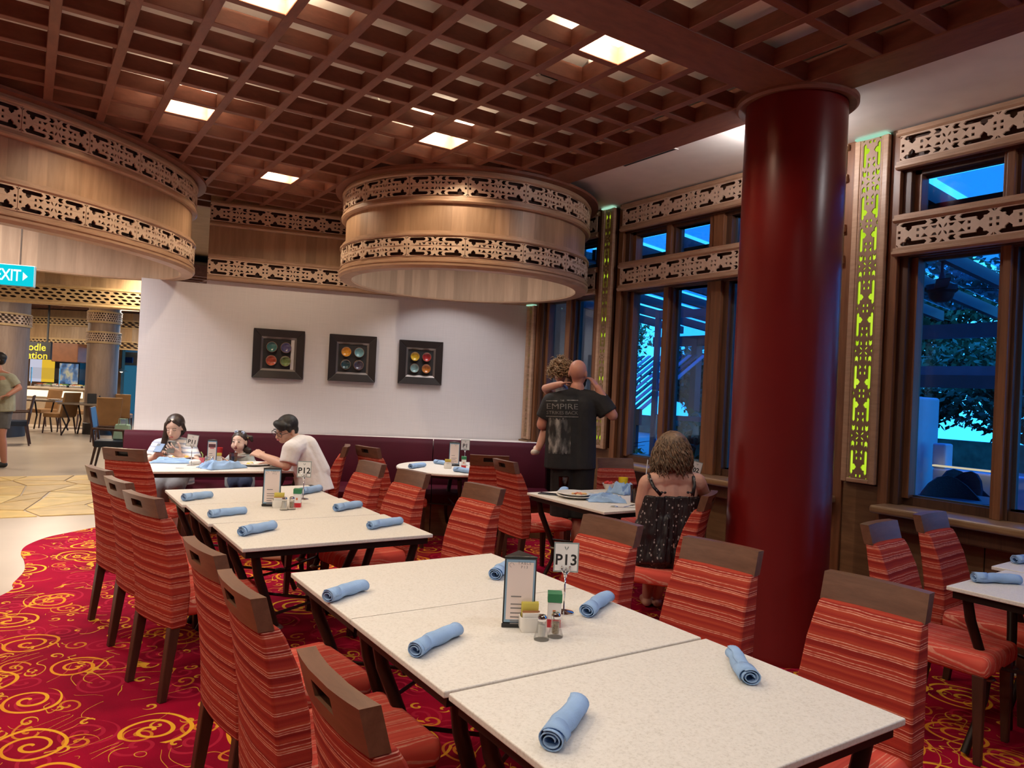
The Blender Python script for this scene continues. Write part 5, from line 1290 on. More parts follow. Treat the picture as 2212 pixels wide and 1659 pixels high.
tr_ = BVHTree.FromPolygons([v.co.copy() for v in shirt.data.vertices], [tuple(p.vertices) for p in shirt.data.polygons])
pr = mat('print_grey', (.17, .17, .17), .9, .4, 60)
def on_back(me, px, py, name, mt, sc=1.0, tilt=R(2)):
    o_ = J(px, py, -.25)-base; M = Matrix((rt, Vector((0, 0, 1)), -vd)).transposed().to_4x4(); M.translation = o_
    me.transform(M @ Matrix.Rotation(tilt, 4, 'Z'))
    project(me, tr_, vd, .003); return link(name, me, mt, man)
def sub(me, n=2):
    bm = bmesh.new(); bm.from_mesh(me); bmesh.ops.triangulate(bm, faces=bm.faces); bmesh.ops.subdivide_edges(bm, edges=[e for e in bm.edges if e.calc_length() > .02], cuts=n); bm.to_mesh(me); bm.free(); return me
on_back(text_mesh('THE', .018, bold=.0006), 1217, 866, 'lettering', pr)
for tx, py, sz, sp in (('EMPIRE', 879.5, .066, 1.0), ('STRIKES BACK', 893, .040, .95)):
    me = text_mesh(tx, sz, space=sp)
    xs = [v.co.x for v in me.vertices]; k = .262/(max(xs)-min(xs))
    for v in me.vertices: v.co.x *= k
    on_back(sub(me), 1217, py, 'lettering', pr)
def bar(x0, x1, z0, z1): 
    N = 12; return MB().add([(x0+(x1-x0)*i/N, z, 0) for z in (z0, z1) for i in range(N+1)], [(i, i+1, N+2+i, N+1+i) for i in range(N)]).mesh('bar')
for x0, x1, py in ((-.135, -.04, 867), (.04, .135, 865), (-.135, .135, 901.5)): on_back(bar(x0, x1, -.003, .004), 1217, py, 'print_rule', pr)
N = 22; g_ = MB().add([((i/N-.5)*.20+.006*noise.noise((i*.9, j*.4, 3)), (j/N-.5)*.30+.008*noise.noise((j*.9, i*.4, 8)), 0) for j in range(N+1) for i in range(N+1)], [(j*(N+1)+i, j*(N+1)+i+1, (j+1)*(N+1)+i+1, (j+1)*(N+1)+i) for j in range(N) for i in range(N) if not (min(i, N-1-i, j, N-1-j) == 0 and (i*7+j*3) % 3 == 0)])
t_ = NT('faded_print'); nz = t_.n('TexNoise', {'Vector': t_.coords((22, 22, 9)), 'Scale': .9, 'Detail': 4}).outputs[0]
fp = t_.bsdf(t_.ramp(nz, (.42, (.016, .016, .018)), (.56, (.10, .10, .10)), (.68, (.33, .32, .31))), .9)
on_back(g_.mesh('p'), 1211, 944, 'faded_print', fp)
# toddler
tb = J(1200, 900, .28); tod = person('curly-haired toddler carried on the left arm of the bald man', (tb.x, tb.y, .75)); o = tod.location.copy()
F2 = frame(vd, (0, 0, 1)); b = Blob(o); T2 = head(b, J(1211, 806, .17), F2, .80)
b.chain((J(1210, 828, .2), .035), (J(1205, 850, .24), .08), (J(1200, 905, .24), .095), (J(1196, 925, .2), .09))
sh = J(1186, 846, .14); el = J(1178, 839, .10); b.chain((J(1196, 848, .22), .045), (sh, .040), (el, .034)); b.chain((el, .034), (J(1195, 834, .0), .033), (J(1212, 829, -.10), .024)); hand(b, J(1212, 829, -.10), J(1224, 826, -.12)-J(1212, 829, -.10), (0, 0, 1), .25, .62, -1)
b.chain((J(1190, 918, .14), .055), (J(1177, 935, .06), .045), (J(1166, 962, .04), .032), (J(1160, 972, .04), .026)); b.cap(J(1160, 973, .04), J(1152, 975, -.02), .026, .02)
b.chain((J(1205, 925, .25), .06), (J(1215, 950, .32), .04), (J(1215, 985, .30), .03)); b.build('body', sk_fair, tod, .0055)
b = Blob(o); b.chain((J(1207, 850, .25), .10), (J(1199, 915, .24), .11)); b.build('romper', cloth('romper', (.35, .36, .40)), tod, .008)
b = Blob(o); b.cap(J(1159, 969, .05), J(1159, 975, .04), .030, .03); b.cap(J(1159, 975, .05), J(1152, 977, -.03), .03, .025); b.build('shoe', mat('shoe_cream', (.66, .58, .48), .7), tod, .006)
rn = random.Random(4)
def scalp(rn, front=.2):
    def f(r_):
        a = r_.uniform(0, 2*PI); e = r_.uniform(-.35, 1.4); return (.094*math.cos(e)*math.cos(a), .018+.110*math.cos(e)*math.sin(a)*(1 if math.sin(a) > 0 else .75), .028+.098*math.sin(e))
    return f
b = Blob(o); b.ell(T2(0, .018, .030), (.082*.8, .10*.8, .092*.8), F2); b.build('hair', hair_kid, tod, .007)
lockhair(rn, lambda x, y, z: T2(x, y, z), 300, scalp(rn), .085, .012, .0048, .25, hair_kid, tod, o, 1.3)
# ---- woman in a black sundress, seen from behind
D = 4.62; base = FZ(J(1445, 1100, .02), .009); wom = person('woman with curly light brown hair in a black sundress seated with her back to us', base); base = wom.location.copy()
dx = (vd*.98-rt*.15).normalized(); F3 = frame(dx, (0, 0, 1)); b = Blob(base); T3 = head(b, J(1450, 972, .05), F3, .98)
b.cap(J(1450, 1000, .03), J(1449, 1030, 0), .050, .058); b.chain((J(1400, 1043), .055), (J(1450, 1032), .065), (J(1505, 1040), .055))
for x in (1420, 1448, 1476): b.cap(J(x, 1060, .02), J(x-6, 1190, .0), .088, .10)
el = J(1387, 1118, .04); b.chain((J(1397, 1046), .052), (J(1388, 1085, .02), .048), (el, .040)); wr = J(1400, 1108, .30); b.chain((el, .040), (wr, .026)); hand(b, wr, vd, (0, 0, 1), .3, .9)
el = J(1527, 1088, .14); b.chain((J(1508, 1044), .052), (J(1519, 1066, .07), .044), (el, .038)); wr = J(1512, 1066, .40); b.chain((el, .037), (wr, .026)); hand(b, wr, vd*.8-rt*.5+Vector((0, 0, .4)), (0, 0, 1), .4, .9, -1)
for x, xk, xf in ((1420, 1408, 1398), (1462, 1440, 1420)):
    hp = FZ(J(x, 1200), .54); kn = FZ(J(xk, 1200, .46), .50); an = FZ(J(xf, 1280, .72), .10); b.chain((hp, .095), (kn, .058)); b.chain((kn, .056), (kn*.6+an*.4-vd*.02, .054), (an, .036)); b.cap(FZ(an, .05), FZ(an, .035)+vd*.15, .036, .028)
b.build('body', sk_fair, wom, .0055)
t_ = NT('sundress_print'); v_ = t_.n('TexVoronoi', {'Vector': t_.coords((1, 1, .75)), 'Scale': 62, 'Randomness': 1.0}); r_ = t_.n('SeparateColor', {0: v_.outputs['Color']})
f_ = t_.math('MULTIPLY', t_.math('LESS_THAN', v_.outputs['Distance'], t_.math('MULTIPLY', r_.outputs[1], .42)), t_.math('GREATER_THAN', r_.outputs[0], .35))
nz = t_.n('TexNoise', {'Vector': t_.coords((30, 30, 5)), 'Scale': 1, 'Detail': 2}).outputs[0]
dress_m = t_.bsdf(t_.mix(t_.math('MULTIPLY', f_, .85), (.014, .009, .011), (.36, .32, .31)), .42, bump=nz, bs=.8, bd=.03)
s_ = Blob(base)
for x in (1416, 1447, 1478): s_.cap(J(x, 1069, .02), J(x-6, 1150, .01), .098, .108, (True, False))
for x in (1405, 1438, 1468): s_.cap(J(x, 1145, .02), J(x-5, 1208, .06), .11, .135)
for k in range(9):
    x = 1384+k*13; s_.cap(J(x+6, 1120, -.09+.012*abs(k-4)), J(x-6, 1212, -.115+.016*abs(k-4)), .012, .022)
for x, xk in ((1420, 1406), (1462, 1442)): s_.cap(FZ(J(x, 1200), .55), FZ(J(xk, 1200, .50), .51), .115, .09)
s_.build('sundress', dress_m, wom, .007, 3)
for P_ in ([J(1403, 1022, .02), J(1402, 1030, -.06), J(1412, 1052, -.10), J(1428, 1070, -.105)], [J(1496, 1020, .02), J(1498, 1030, -.05), J(1500, 1050, -.09), J(1496, 1072, -.10)]):
    ob('strap', MB().tube([p-base for p in P_], [(.011, .004)]*4, 8), dress_m, wom, smooth=True)
for x in (1433, 1490):
    g_ = MB(); c = J(x, 1064, -.115)-base
    for a in (-1, 1): g_.sphere(c+rt*a*.010, (.011, .008, .008), 8, 6)
    ob('bow', g_, dress_m, wom, smooth=True)
rn = random.Random(9); b = Blob(base); b.ell(T3(0, .022, .028), (.095, .112, .097), F3); b.ell(T3(0, .05, -.06), (.100, .072, .105), F3); b.build('hair', hair_cu, wom, .007)
lockhair(rn, T3, 1500, scalp(rn), .17, .009, .0043, .80, hair_cu, wom, base, .85)
# ---- woman with phones
D = 6.98; base = FZ(J(374, 1040, .10), .009); w2 = person('young woman with long dark hair in a striped white top looking at her phone', base)
tc_ = -vd; F4 = frame((-vd*.92+rt*.06+Vector((0, 0, -.34))), (0, 0, 1)); b = Blob(base); T4 = head(b, J(377, 924), F4, 1.0)
b.cap(J(376, 945, .06), J(374, 962, .09), .048, .055); b.chain((J(344, 962, .07), .058), (J(374, 956, .09), .065), (J(406, 962, .07), .058))
for x in (362, 388): b.cap(J(x, 975, .10), J(x, 1040, .22), .10, .11)
e1 = J(322, 996, -.10); h1 = J(338, 984, -.26); b.chain((J(344, 964, .05), .052), (e1, .042)); b.chain((e1, .040), (h1, .026)); hand(b, h1, J(350, 972, -.30)-h1, -rt*.6+vd*.5, .75, .95, -1)
e2 = J(424, 999, -.08); h2 = J(388, 984, -.28); b.chain((J(406, 964, .05), .052), (e2, .042)); b.chain((e2, .040), (h2, .026)); hand(b, h2, J(362, 966, -.355)-h2, -vd*.9+Vector((0, 0, -.3)), .35, 1.0, 1, spread=.1)
for x in (355, 385):
    hp = FZ(J(x, 1040, .18), .53); kn = FZ(J(x-6, 1050, -.28), .50); an = FZ(J(x-8, 1050, -.25), .1); b.chain((hp, .09), (kn, .06)); b.chain((kn, .056), (an, .038)); b.cap(an, FZ(an, .04)-vd*.14, .036, .03)
b.build('body', sk_asian, w2, .0055); face(T4, F4, w2, 1.0, base, down=True, lip=(.45, .10, .10))
t_ = NT('striped_knit'); z_ = t_.n('SeparateXYZ', {0: t_.n('TexCoord').outputs['Object']}).outputs[2]; nb = t_.n('TexNoise', {'Vector': t_.coords(), 'Scale': 9}).outputs[0]
st = t_.math('GREATER_THAN', t_.math('FRACT', t_.math('ADD', t_.math('MULTIPLY', z_, 26), t_.math('MULTIPLY', nb, .5))), .62)
knit = t_.bsdf(t_.mix(st, (.72, .70, .70), (.36, .40, .50)), .9, bump=nb, bs=.4)
s_ = Blob(base); s_.chain((J(344, 964, .06), .075), (J(374, 960, .09), .085), (J(406, 964, .06), .075))
for x in (360, 374, 390): s_.cap(J(x, 975, .10), J(x, 1050, .22), .115, .13, (False, True))
s_.cap(J(343, 966, .05), J(325, 990, -.07), .075, .060, (False, True)); s_.cap(J(407, 966, .05), J(422, 993, -.05), .075, .060, (False, True)); s_.build('knit_top', knit, w2, .008)
b = Blob(base); b.chain((FZ(J(355, 1040, .18), .56), .11), (FZ(J(348, 1050, -.30), .52), .085)); b.chain((FZ(J(386, 1040, .18), .56), .11), (FZ(J(380, 1050, -.30), .52), .085)); b.chain((FZ(J(348, 1050, -.31), .5), .08), (FZ(J(346, 1050, -.29), .2), .085)); b.build('trousers', cloth('grey', (.22, .22, .23)), w2, .009)
b = Blob(base); b.ell(T4(0, .034, .038), (.084, .094, .088), F4); b.ell(T4(0, .055, -.03), (.080, .06, .09), F4)
b.chain((T4(-.070, .01, .03), .026), (T4(-.084, .005, -.05), .026), (J(353, 962, -.0), .028), (J(356, 988, -.05), .016)); b.chain((T4(.066, .01, .04), .024), (T4(.080, .02, -.03), .022)); b.chain((T4(-.02, -.050, .088), .016), (T4(-.062, -.040, .04), .013)); b.chain((T4(.02, -.05, .088), .016), (T4(.062, -.036, .04), .012)); b.build('hair', hair_dk, w2, .006)
for (x, y, dd, m_, nm, lb, tl) in ((370, 963, -.33, mat('phone_grey', (.16, .155, .14), .3), 'phone', 'grey phone in the left hand of the woman with long dark hair', .25), (345, 966, -.31, mat('phone_blue', (.06, .13, .26), .4), 'phone', 'blue-cased phone in the other hand of the woman with long dark hair', .9)):
    p = J(x, y, dd); t_ = thing(nm, lb, 'phone', p, math.atan2(rt.y, rt.x)); t_.rotation_euler[0] = -tl
    ob('body', MB().box(-.035, .035, -.004, .004, -.065, .045), m_, t_, bevel=.003); ob('camera_bump', MB().box(-.030, -.008, -.0055, -.004, .012, .038), blackp, t_, bevel=.001)
# ---- little girl
D = 7.05; base = FZ(J(517, 1000, .1), .009); kid = person('little girl with dark hair and hair clips seated at the family table', base)
F5 = frame(-vd+rt*-.04+Vector((0, 0, -.02)), (0, 0, 1)); b = Blob(base); T5 = head(b, J(517, 955), F5, .86)
for a in (-1, 1): b.ell(T5(a*.034, -.052, -.038), (.030, .026, .030), F5)
b.ell(T5(0, -.03, -.02), (.066*.86, .058*.86, .085*.86), F5)
b.cap(J(518, 976, .03), J(518, 985, .05), .036, .04); b.chain((J(500, 992, .06), .04), (J(518, 988, .06), .045), (J(538, 992, .06), .04))
for x in (510, 527): b.cap(J(x, 1000, .07), J(x, 1040, .12), .075, .085)
e1 = J(486, 1000, -.05); b.chain((J(500, 993, .05), .036), (e1, .030), (J(480, 992, -.20), .022)); hand(b, J(480, 992, -.20), J(474, 986, -.24)-J(480, 992, -.20), (0, 0, 1), .4, .65)
e2 = J(550, 1008, -.02); b.chain((J(537, 993, .05), .036), (e2, .030), (J(538, 1002, -.18), .022)); hand(b, J(538, 1002, -.18), -vd-rt*.4, (0, 0, 1), .4, .65, -1)
for x in (508, 528):
    hp = FZ(J(x, 1040, .12), .53); kn = FZ(J(x, 1050, -.16), .52); an = FZ(J(x, 1050, -.16), .24); b.chain((hp, .065), (kn, .045)); b.chain((kn, .043), (an, .03)); b.cap(an, an-vd*.10, .028, .024)
b.build('body', sk_asian, kid, .0055); face(T5, F5, kid, .86, base, mouth_open=True)
s_ = Blob(base); s_.chain((J(500, 993, .06), .055), (J(518, 989, .06), .058), (J(538, 993, .06), .055)); s_.cap(J(518, 981, .05), J(518, 988, .05), .052, .055)
for x in (508, 528): s_.cap(J(x, 1000, .07), J(x, 1045, .12), .09, .10)
s_.cap(J(500, 994, .05), J(489, 1000, -.03), .052, .046, (False, True)); s_.cap(J(537, 994, .05), J(548, 1006, .0), .052, .046, (False, True)); s_.build('top', cloth('sage_grey', (.34, .38, .38)), kid, .007)
ob('collar', MB().tube([J(518, 982, .045)+Vector((.050*math.cos(a), .050*math.sin(a), -.012*math.cos(a-2.2)))-base for a in [2*PI*k/20 for k in range(21)]], .011, 8, cap=False), cloth('cream', (.70, .64, .56)), kid, smooth=True)
b = Blob(base); b.ell(T5(0, .022, .046), (.082*.86, .090*.86, .084*.86), F5); b.ell(T5(0, .03, .0), (.084*.86, .070*.86, .085*.86), F5); b.ell(T5(0, .05, -.02), (.074*.86, .05*.86, .08*.86), F5); b.chain((T5(.075, .03, .06), .02), (T5(.115, .03, .055), .022), (T5(.13, .03, .02), .014)); b.chain((T5(-.066, -.02, .05), .014), (T5(-.078, .0, -.03), .012)); b.chain((T5(.0, .06, -.06), .03), (T5(.08, .07, -.10), .03)); b.build('hair', hair_dk, kid, .0055)
b = Blob(base)
for x in (508, 528): b.chain((FZ(J(x, 1040, .12), .54), .082), (FZ(J(x, 1050, -.16), .53), .062)); b.cap(FZ(J(x, 1050, -.16), .52), FZ(J(x, 1050, -.16), .27), .056, .045, (False, True))
b.build('trousers', cloth('navy', (.02, .03, .07)), kid, .008)
for x, z in ((-.030, .115), (.045, .108)):
    c = T5(x, -.01, z)-base; g_ = MB()
    for a in range(5): g_.sphere(c+F5 @ Vector((.012*math.cos(a*1.257), -.008, .010*math.sin(a*1.257))), (.009, .006, .009), 8, 6)
    ob('hair_clip', g_, mat('clip_pale_blue', (.45, .55, .75), .4), kid, smooth=True)
ob('hair_tie', MB().sphere(T5(.092, .02, .055)-base, (.013, .013, .013), 10, 8), mat('tie_yellow', (.65, .55, .25), .5), kid, smooth=True)
# ---- man in a white t-shirt
D = 6.30; base = FZ(J(670, 1060), .009); m2_ = person('man with black hair and glasses in a white t-shirt leaning over the family table', base)
F6 = frame(-rt*.52-vd*.80+Vector((0, 0, -.36)), rt*.22+Vector((0, 0, 1))); b = Blob(base); T6 = head(b, J(617, 929, .0), F6, 1.0)
b.cap(J(626, 942, .03), J(648, 958, .06), .056, .065); b.chain((J(628, 972, -.16), .065), (J(648, 958, .02), .075), (J(664, 965, .20), .062))
b.cap(J(650, 978, .04), J(672, 1035, .06), .115, .12); b.cap(J(672, 1035, .06), J(676, 1062, .06), .13, .13)
e1 = J(618, 1006, -.20); w1 = J(566, 984, -.02); b.chain((J(628, 975, -.16), .056), (e1, .044)); b.chain((e1, .043), (e1*.55+w1*.45, .040), (w1, .027)); hand(b, w1, J(546, 974, .03)-w1, Vector((0, 0, .8))-vd*.6, .75, 1.05, 1)
e2 = J(628, 1006, .26); w2_ = J(590, 1000, .20); b.chain((J(660, 968, .20), .054), (e2, .042), (w2_, .027)); hand(b, w2_, -rt, (0, 0, 1), .4)
for dd in (-.06, .14):
    hp = FZ(J(672, 1062, dd), .54); kn = FZ(J(618, 1060, dd-.05), .53); an = FZ(J(622, 1060, dd-.05), .1); b.chain((hp, .10), (kn, .065)); b.chain((kn, .06), (an, .04)); b.cap(FZ(an, .05), FZ(an, .04)-rt*.16, .04, .032)
b.build('body', sk_warm if False else skin('tan', (.62, .37, .27)), m2_, .0055); face(T6, F6, m2_, 1.0, base, glasses=True, brow=1.1)
s_ = Blob(base); s_.chain((J(630, 972, -.15), .082), (J(650, 960, .02), .088), (J(664, 968, .18), .078)); s_.cap(J(652, 980, .03), J(674, 1030, .06), .135, .15); s_.cap(J(672, 1025, .06), J(682, 1066, .05), .15, .165, (False, True)); s_.cap(J(662, 965, .04), J(684, 1020, .07), .10, .12)
s_.cap(J(630, 974, -.15), J(622, 1002, -.19), .082, .074, (False, True)); s_.cap(J(662, 970, .19), J(636, 1000, .25), .078, .07, (False, True)); s_.build('t_shirt', cloth('white', (.76, .74, .74), .04), m2_, .008, 4)
b = Blob(base)
for dd in (-.06, .14): b.chain((FZ(J(674, 1062, dd), .55), .115), (FZ(J(618, 1060, dd-.05), .54), .080)); b.chain((FZ(J(618, 1060, dd-.05), .53), .078), (FZ(J(622, 1060, dd-.05), .14), .06))
b.build('trousers', cloth('dark_grey', (.07, .07, .075)), m2_, .009)
b = Blob(base); b.ell(T6(0, .026, .046), (.085, .098, .085), F6); b.ell(T6(0, .055, -.005), (.080, .055, .07), F6)
b.ell(T6(0, -.050, .072), (.074, .046, .038), F6); b.ell(T6(.02, -.062, .052), (.052, .032, .024), F6)
for a in (-1, 1): b.chain((T6(a*.066, -.02, .06), .022), (T6(a*.074, -.022, .012), .010))
b.build('hair', hair_bk, m2_, .0055)
# ---- man walking at the left edge
D = 11.0; base = FZ(J(2, 900), .009); m3 = person('man in a grey-green t-shirt and shorts walking at the left edge', base)
F7 = frame(-rt*.75-vd*.5, (0, 0, 1)); b = Blob(base); T7 = head(b, J(-5, 778), F7, 1.0)
b.cap(J(-4, 795), J(-2, 806), .055, .06); b.chain((J(-24, 815), .062), (J(-2, 808), .075), (J(22, 815), .062))
for x in (-12, 10): b.cap(J(x, 825), J(x, 880), .12, .115)
e1 = J(41, 838, .05); w1 = J(17, 853, -.14); b.chain((J(24, 817), .058), (e1, .045)); b.chain((e1, .044), (w1, .03)); hand(b, w1, J(2, 857, -.2)-w1, (0, 0, 1), .5)
e1 = J(-42, 845, .0); w1 = J(-22, 856, -.18); b.chain((J(-26, 817), .058), (e1, .045)); b.chain((e1, .044), (w1, .03)); hand(b, w1, rt-vd*.3, (0, 0, 1), .5, 1, -1)
for x, kx, ax, dd in ((8, 3, 9, .0), (-12, -20, -34, .05)):
    hp = J(x, 885, dd); kn = J(kx, 938, dd-.05); an = J(ax, 999, dd); b.chain((hp, .095), (kn, .062)); b.chain((kn, .06), (kn*.6+an*.4, .058), (an, .038)); b.cap(an-Vector((0, 0, .03)), an-Vector((0, 0, .045))-rt*.13-vd*.08, .038, .03)
b.build('body', sk_warm, m3, .008)
s_ = Blob(base); s_.chain((J(-24, 817), .075), (J(-2, 811), .085), (J(22, 817), .075))
for x in (-12, -1, 11): s_.cap(J(x, 830), J(x, 889), .13, .135, (False, True))
s_.cap(J(23, 818), J(35, 833, .03), .082, .075, (False, True)); s_.cap(J(-25, 818), J(-37, 836), .082, .075, (False, True)); s_.build('t_shirt', cloth('grey_green', (.33, .33, .25)), m3, .009)
b = Blob(base)
for x, kx in ((8, 4), (-12, -18)): b.cap(J(x, 880), J(kx, 926, -.02), .125, .10, (False, True))
b.build('shorts', cloth('slate', (.10, .10, .105)), m3, .01)
for ax in (9, -34):
    an = J(ax, 1001); b = Blob(base); b.cap(FZ(an, .05), FZ(an, .045)-rt*.16-vd*.09, .046, .038); b.build('shoe', mat('shoe_black', (.015, .015, .015), .6), m3, .009)
b = Blob(base); b.ell(T7(0, .02, .045), (.084, .098, .082), F7); b.ell(T7(0, .05, .0), (.08, .055, .07), F7); b.build('hair', hair_bk, m3, .008)
# ------------------------------------------------------------------ exit sign under the left drum
p0 = Wd(75, 582, 6.6); p1 = Wd(-62, 572, 6.45); ax = Vector((p0.x-p1.x, p0.y-p1.y, 0)); wS = ax.length; hS = 46/1590*6.6
t = thing('exit_sign', 'lit turquoise EXIT sign with an arrow at the left edge', 'exit sign', ((p0.x+p1.x)/2, (p0.y+p1.y)/2, Wd(38, 595, 6.55).z), math.atan2(ax.y, ax.x))
ob('housing', MB().box(-wS/2, wS/2, .0, .05, -hS/2, hS/2), mat('sign_grey', (.25, .40, .42), .4), t, bevel=.004)
ob('lit_face', MB().box(-wS/2+.006, wS/2-.006, -.004, .001, -hS/2+.006, hS/2-.006), emis('turquoise_face', (.004, .52, .62), 1.25), t)
F = face_frame((-.035, -.0046, -.004), (1, 0, 0), (0, 0, 1)); wl_ = emis('sign_white', (.85, .95, .95), 1.3)
text('lettering', 'EXIT', hS*.76, wl_, t, F @ Matrix.Translation((wS/2-29*wS/137+.035, 0, 0)) @ Matrix.Diagonal((.70, 1, 1, 1)), bold=.002, align='RIGHT', space=.95)
kx = wS/137; x_ = wS/2-25*kx+.035; ob('arrow', MB().add([F @ Vector(v) for v in ((x_, -11*kx, .0006), (x_+11*kx, 0, .0006), (x_, 11*kx, .0006))], [(0, 1, 2)]), wl_, t)
ob('hanger', MB().tube([(-wS*.25, .025, hS/2), (-wS*.25, .025, G-t.location.z)], .008, 8), steel, t); ob('hanger', MB().tube([(wS*.25, .025, hS/2), (wS*.25, .025, G-t.location.z)], .008, 8), steel, t)
# ------------------------------------------------------------------ hall beyond the white wall
hall_oak = wood('hall_oak', (.36, .22, .11), (.52, .34, .18), (6, 6, .9), .45, ('dot', 5, (1, 0, 0)))
wave_oak = wood('wave_oak', (.50, .33, .15), (.64, .45, .23), (5, 5, 5), .5)
a0 = Wz(-160, 638, 2.5); a1 = Wz(330, 671, 2.5)
bp = Path([(a0.x, a0.y), ((a0.x+a1.x)/2, (a0.y+a1.y)/2+.03), (a1.x, a1.y)], side=1)
bh = struct('trim_3', bp.sweep([(-.25, 2.5), (0, 2.5), (0, 3.56), (-.25, 3.56)]), hall_oak)
ob('frieze_backing', bp.sweep([(.001, 2.55), (.006, 2.55), (.006, 2.75), (.001, 2.75)]), lat_dk, bh)
for z0, z1 in ((2.49, 2.55), (2.75, 2.80)): ob('moulding', bp.sweep(mould(0, .05, z0, z1)), wave_oak, bh)
n = 5; L = bp.L/n; wm_ = wave_mesh(L, .2, .014, 4, 5, 3)
for k in range(n): link('wave_panel', bp.bend(wm_, (k+.5)*L, 2.65, .03), wave_oak, bh)
def hall_column(label, x, y, r, bands):
    t = thing('wooden_column', label, 'column', (x, y, 0), 0, 'wooden columns of the buffet hall')
    ob('shaft', MB().lathe([(r, .26), (r, 3.5)], 40), wood('column_oak', (.23, .15, .105), (.34, .235, .17), (5, 5, .8), .5, ('ring', 22)) if 'column_oak' not in MATS else MATS['column_oak'], t, smooth=True, angle=40)
    ob('plinth', MB().lathe([(r+.01, .0), (r+.01, .26), (r, .27)], 40), mat('plinth_dark', (.03, .022, .018), .5), t, smooth=True, angle=40)
    pa = Path(circle(0, 0, r, 48), True)
    for z in bands:
        ob('band_backing', pa.sweep([(.003, z), (.010, z), (.010, z+.2), (.003, z+.2)]), lat_dk, t)
        for a, b in ((z-.045, z), (z+.2, z+.24)): ob('moulding', pa.sweep(mould(0, .045, a, b)), wave_oak, t)
        L = pa.L/8; me = wave_mesh(L, .2, .014, 4, 5, 5)
        for k in range(8): link('wave_panel', pa.bend(me, (k+.5)*L, z+.1, .028), lat, t)
    return t
q = Wd(-27, 920, 15.9); hall_column('thick wooden column with a carved band at the left edge', q.x, q.y, .68, (2.42,))
q = Wd(214, 925, 17.6); hall_column('slimmer wooden column with two carved bands by the buffet', q.x, q.y, .34, (2.2, 2.68))
# far buffet: ring friezes, back wall, counter
D2 = 20.5
def hp(px, py, d=D2): return Wd(px, py, d)
rt2 = cR.copy(); rt2.z = 0; rt2.normalize(); fw2 = Vector((rt2.y*-1, rt2.x, 0))
if fw2.y < 0: fw2 = -fw2
RZ = math.atan2(rt2.y, rt2.x)
f0 = hp(160, 860); 
def hall_box(name, label, cat, px0, px1, z0, z1, d, dep, mt, group=None, bevel=0):
    a = hp(px0, 800, d); b_ = hp(px1, 800, d); c = (a+b_)/2; w_ = (b_-a).to_2d().length
    o = ob(name, MB().box(-w_/2, w_/2, 0, dep, z0, z1), mt, None, loc=(c.x, c.y, 0), rot=(0, 0, RZ), bevel=bevel); return tag(o, label, cat, group)
zz = lambda py, d, px=160: hp(px, py, d).z
for k, (pa_, pb_, lb) in enumerate(((56, 252, 'far curved oak canopy with two carved bands above the buffet'), (238, 300, 'far oak canopy above the blue window'))):
    a = hp(pa_, 730, 21); b_ = hp(pb_, 735, 21); c = (a+b_)/2; w_ = (b_-a).to_2d().length
    t = thing('buffet_canopy', lb, 'canopy', (c.x, c.y, 0), RZ); z0 = zz(750, 21); z1 = zz(690, 21)
    pa = Path([(-w_/2, .15), (-w_/4, .02), (0, 0), (w_/4, .02), (w_/2, .15)], side=1)
    ob('fascia', pa.sweep([(-.3, z0), (0, z0), (0, z1+.25), (-.3, z1+.25)]), hall_oak, t)
    for z in (z0+.03, z1-.16):
        ob('band_backing', pa.sweep([(.002, z), (.008, z), (.008, z+.17), (.002, z+.17)]), lat_dk, t); n = max(1, round(pa.L/.7)); L = pa.L/n; me = wave_mesh(L, .17, .014, 3, 5, 6)
        for i in range(n): link('wave_panel', pa.bend(me, (i+.5)*L, z+.085, .026), wave_oak, t)
        for q0, q1 in ((z-.04, z), (z+.17, z+.21)): ob('moulding', pa.sweep(mould(0, .04, q0, q1)), wave_oak, t)
hall_box('buffet_back_wall', 'brown wooden back wall of the buffet', 'wall', 50, 262, 0, 3.5, 24, .2, mat('hall_brown', (.25, .13, .06), .6))
t = thing('noodle_sign', 'black sign with yellow noodle station lettering, half hidden by the column', 'sign', (0, 0, 0), RZ)
a = hp(40, 757, 19.6); b_ = hp(109, 757, 19.6); c = (a+b_)/2; w_ = (b_-a).to_2d().length; hh = 38/1590*19.6; t.location = (c.x, c.y, zz(757, 19.6, 80))
ob('board', MB().box(-w_/2, w_/2, 0, .08, -hh/2, hh/2), black, t); yl = mat('sign_yellow', (.62, .55, .03), .5); F = face_frame((w_/2-.06, -.003, .06), (1, 0, 0), (0, 0, 1))
ob('bracket', MB().box(w_/2-.14, w_/2-.10, .03, .06, hh/2, 3.5-t.location.z), black, t)
text('lettering', 'noodle', .27, yl, t, F @ Matrix.Translation((-.06, .02, 0)), align='RIGHT', bold=.003); text('lettering', 'station', .27, yl, t, F @ Matrix.Translation((0, -.20, 0)), align='RIGHT', bold=.003)
hall_box('hood', 'brown cooking hood right of the noodle sign', 'hood', 109, 166, zz(783, 20.5), zz(742, 20.5), 20.5, .9, mat('hood_brown', (.20, .075, .03), .45), bevel=.02)
hall_box('backlit_board', 'white panel at the back of the noodle station', 'panel', 64, 90, zz(828, 23), zz(776, 23), 23, .05, emis('lit_white_panel', (.62, .62, .75), .9))
hall_box('backlit_board', 'bright yellow panel at the back of the noodle station', 'panel', 90, 117, zz(828, 22.9), zz(776, 22.9), 22.9, .05, emis('lit_yellow_panel', (.85, .52, .04), .9))
hall_box('display_cabinet', 'dark framed display window at the back of the buffet', 'cabinet', 118, 172, zz(834, 22.8), zz(778, 22.8), 22.8, .4, blackp)
a = hp(128, 808, 22.7); b_ = hp(168, 808, 22.7); c = (a+b_)/2; w_ = (b_-a).to_2d().length
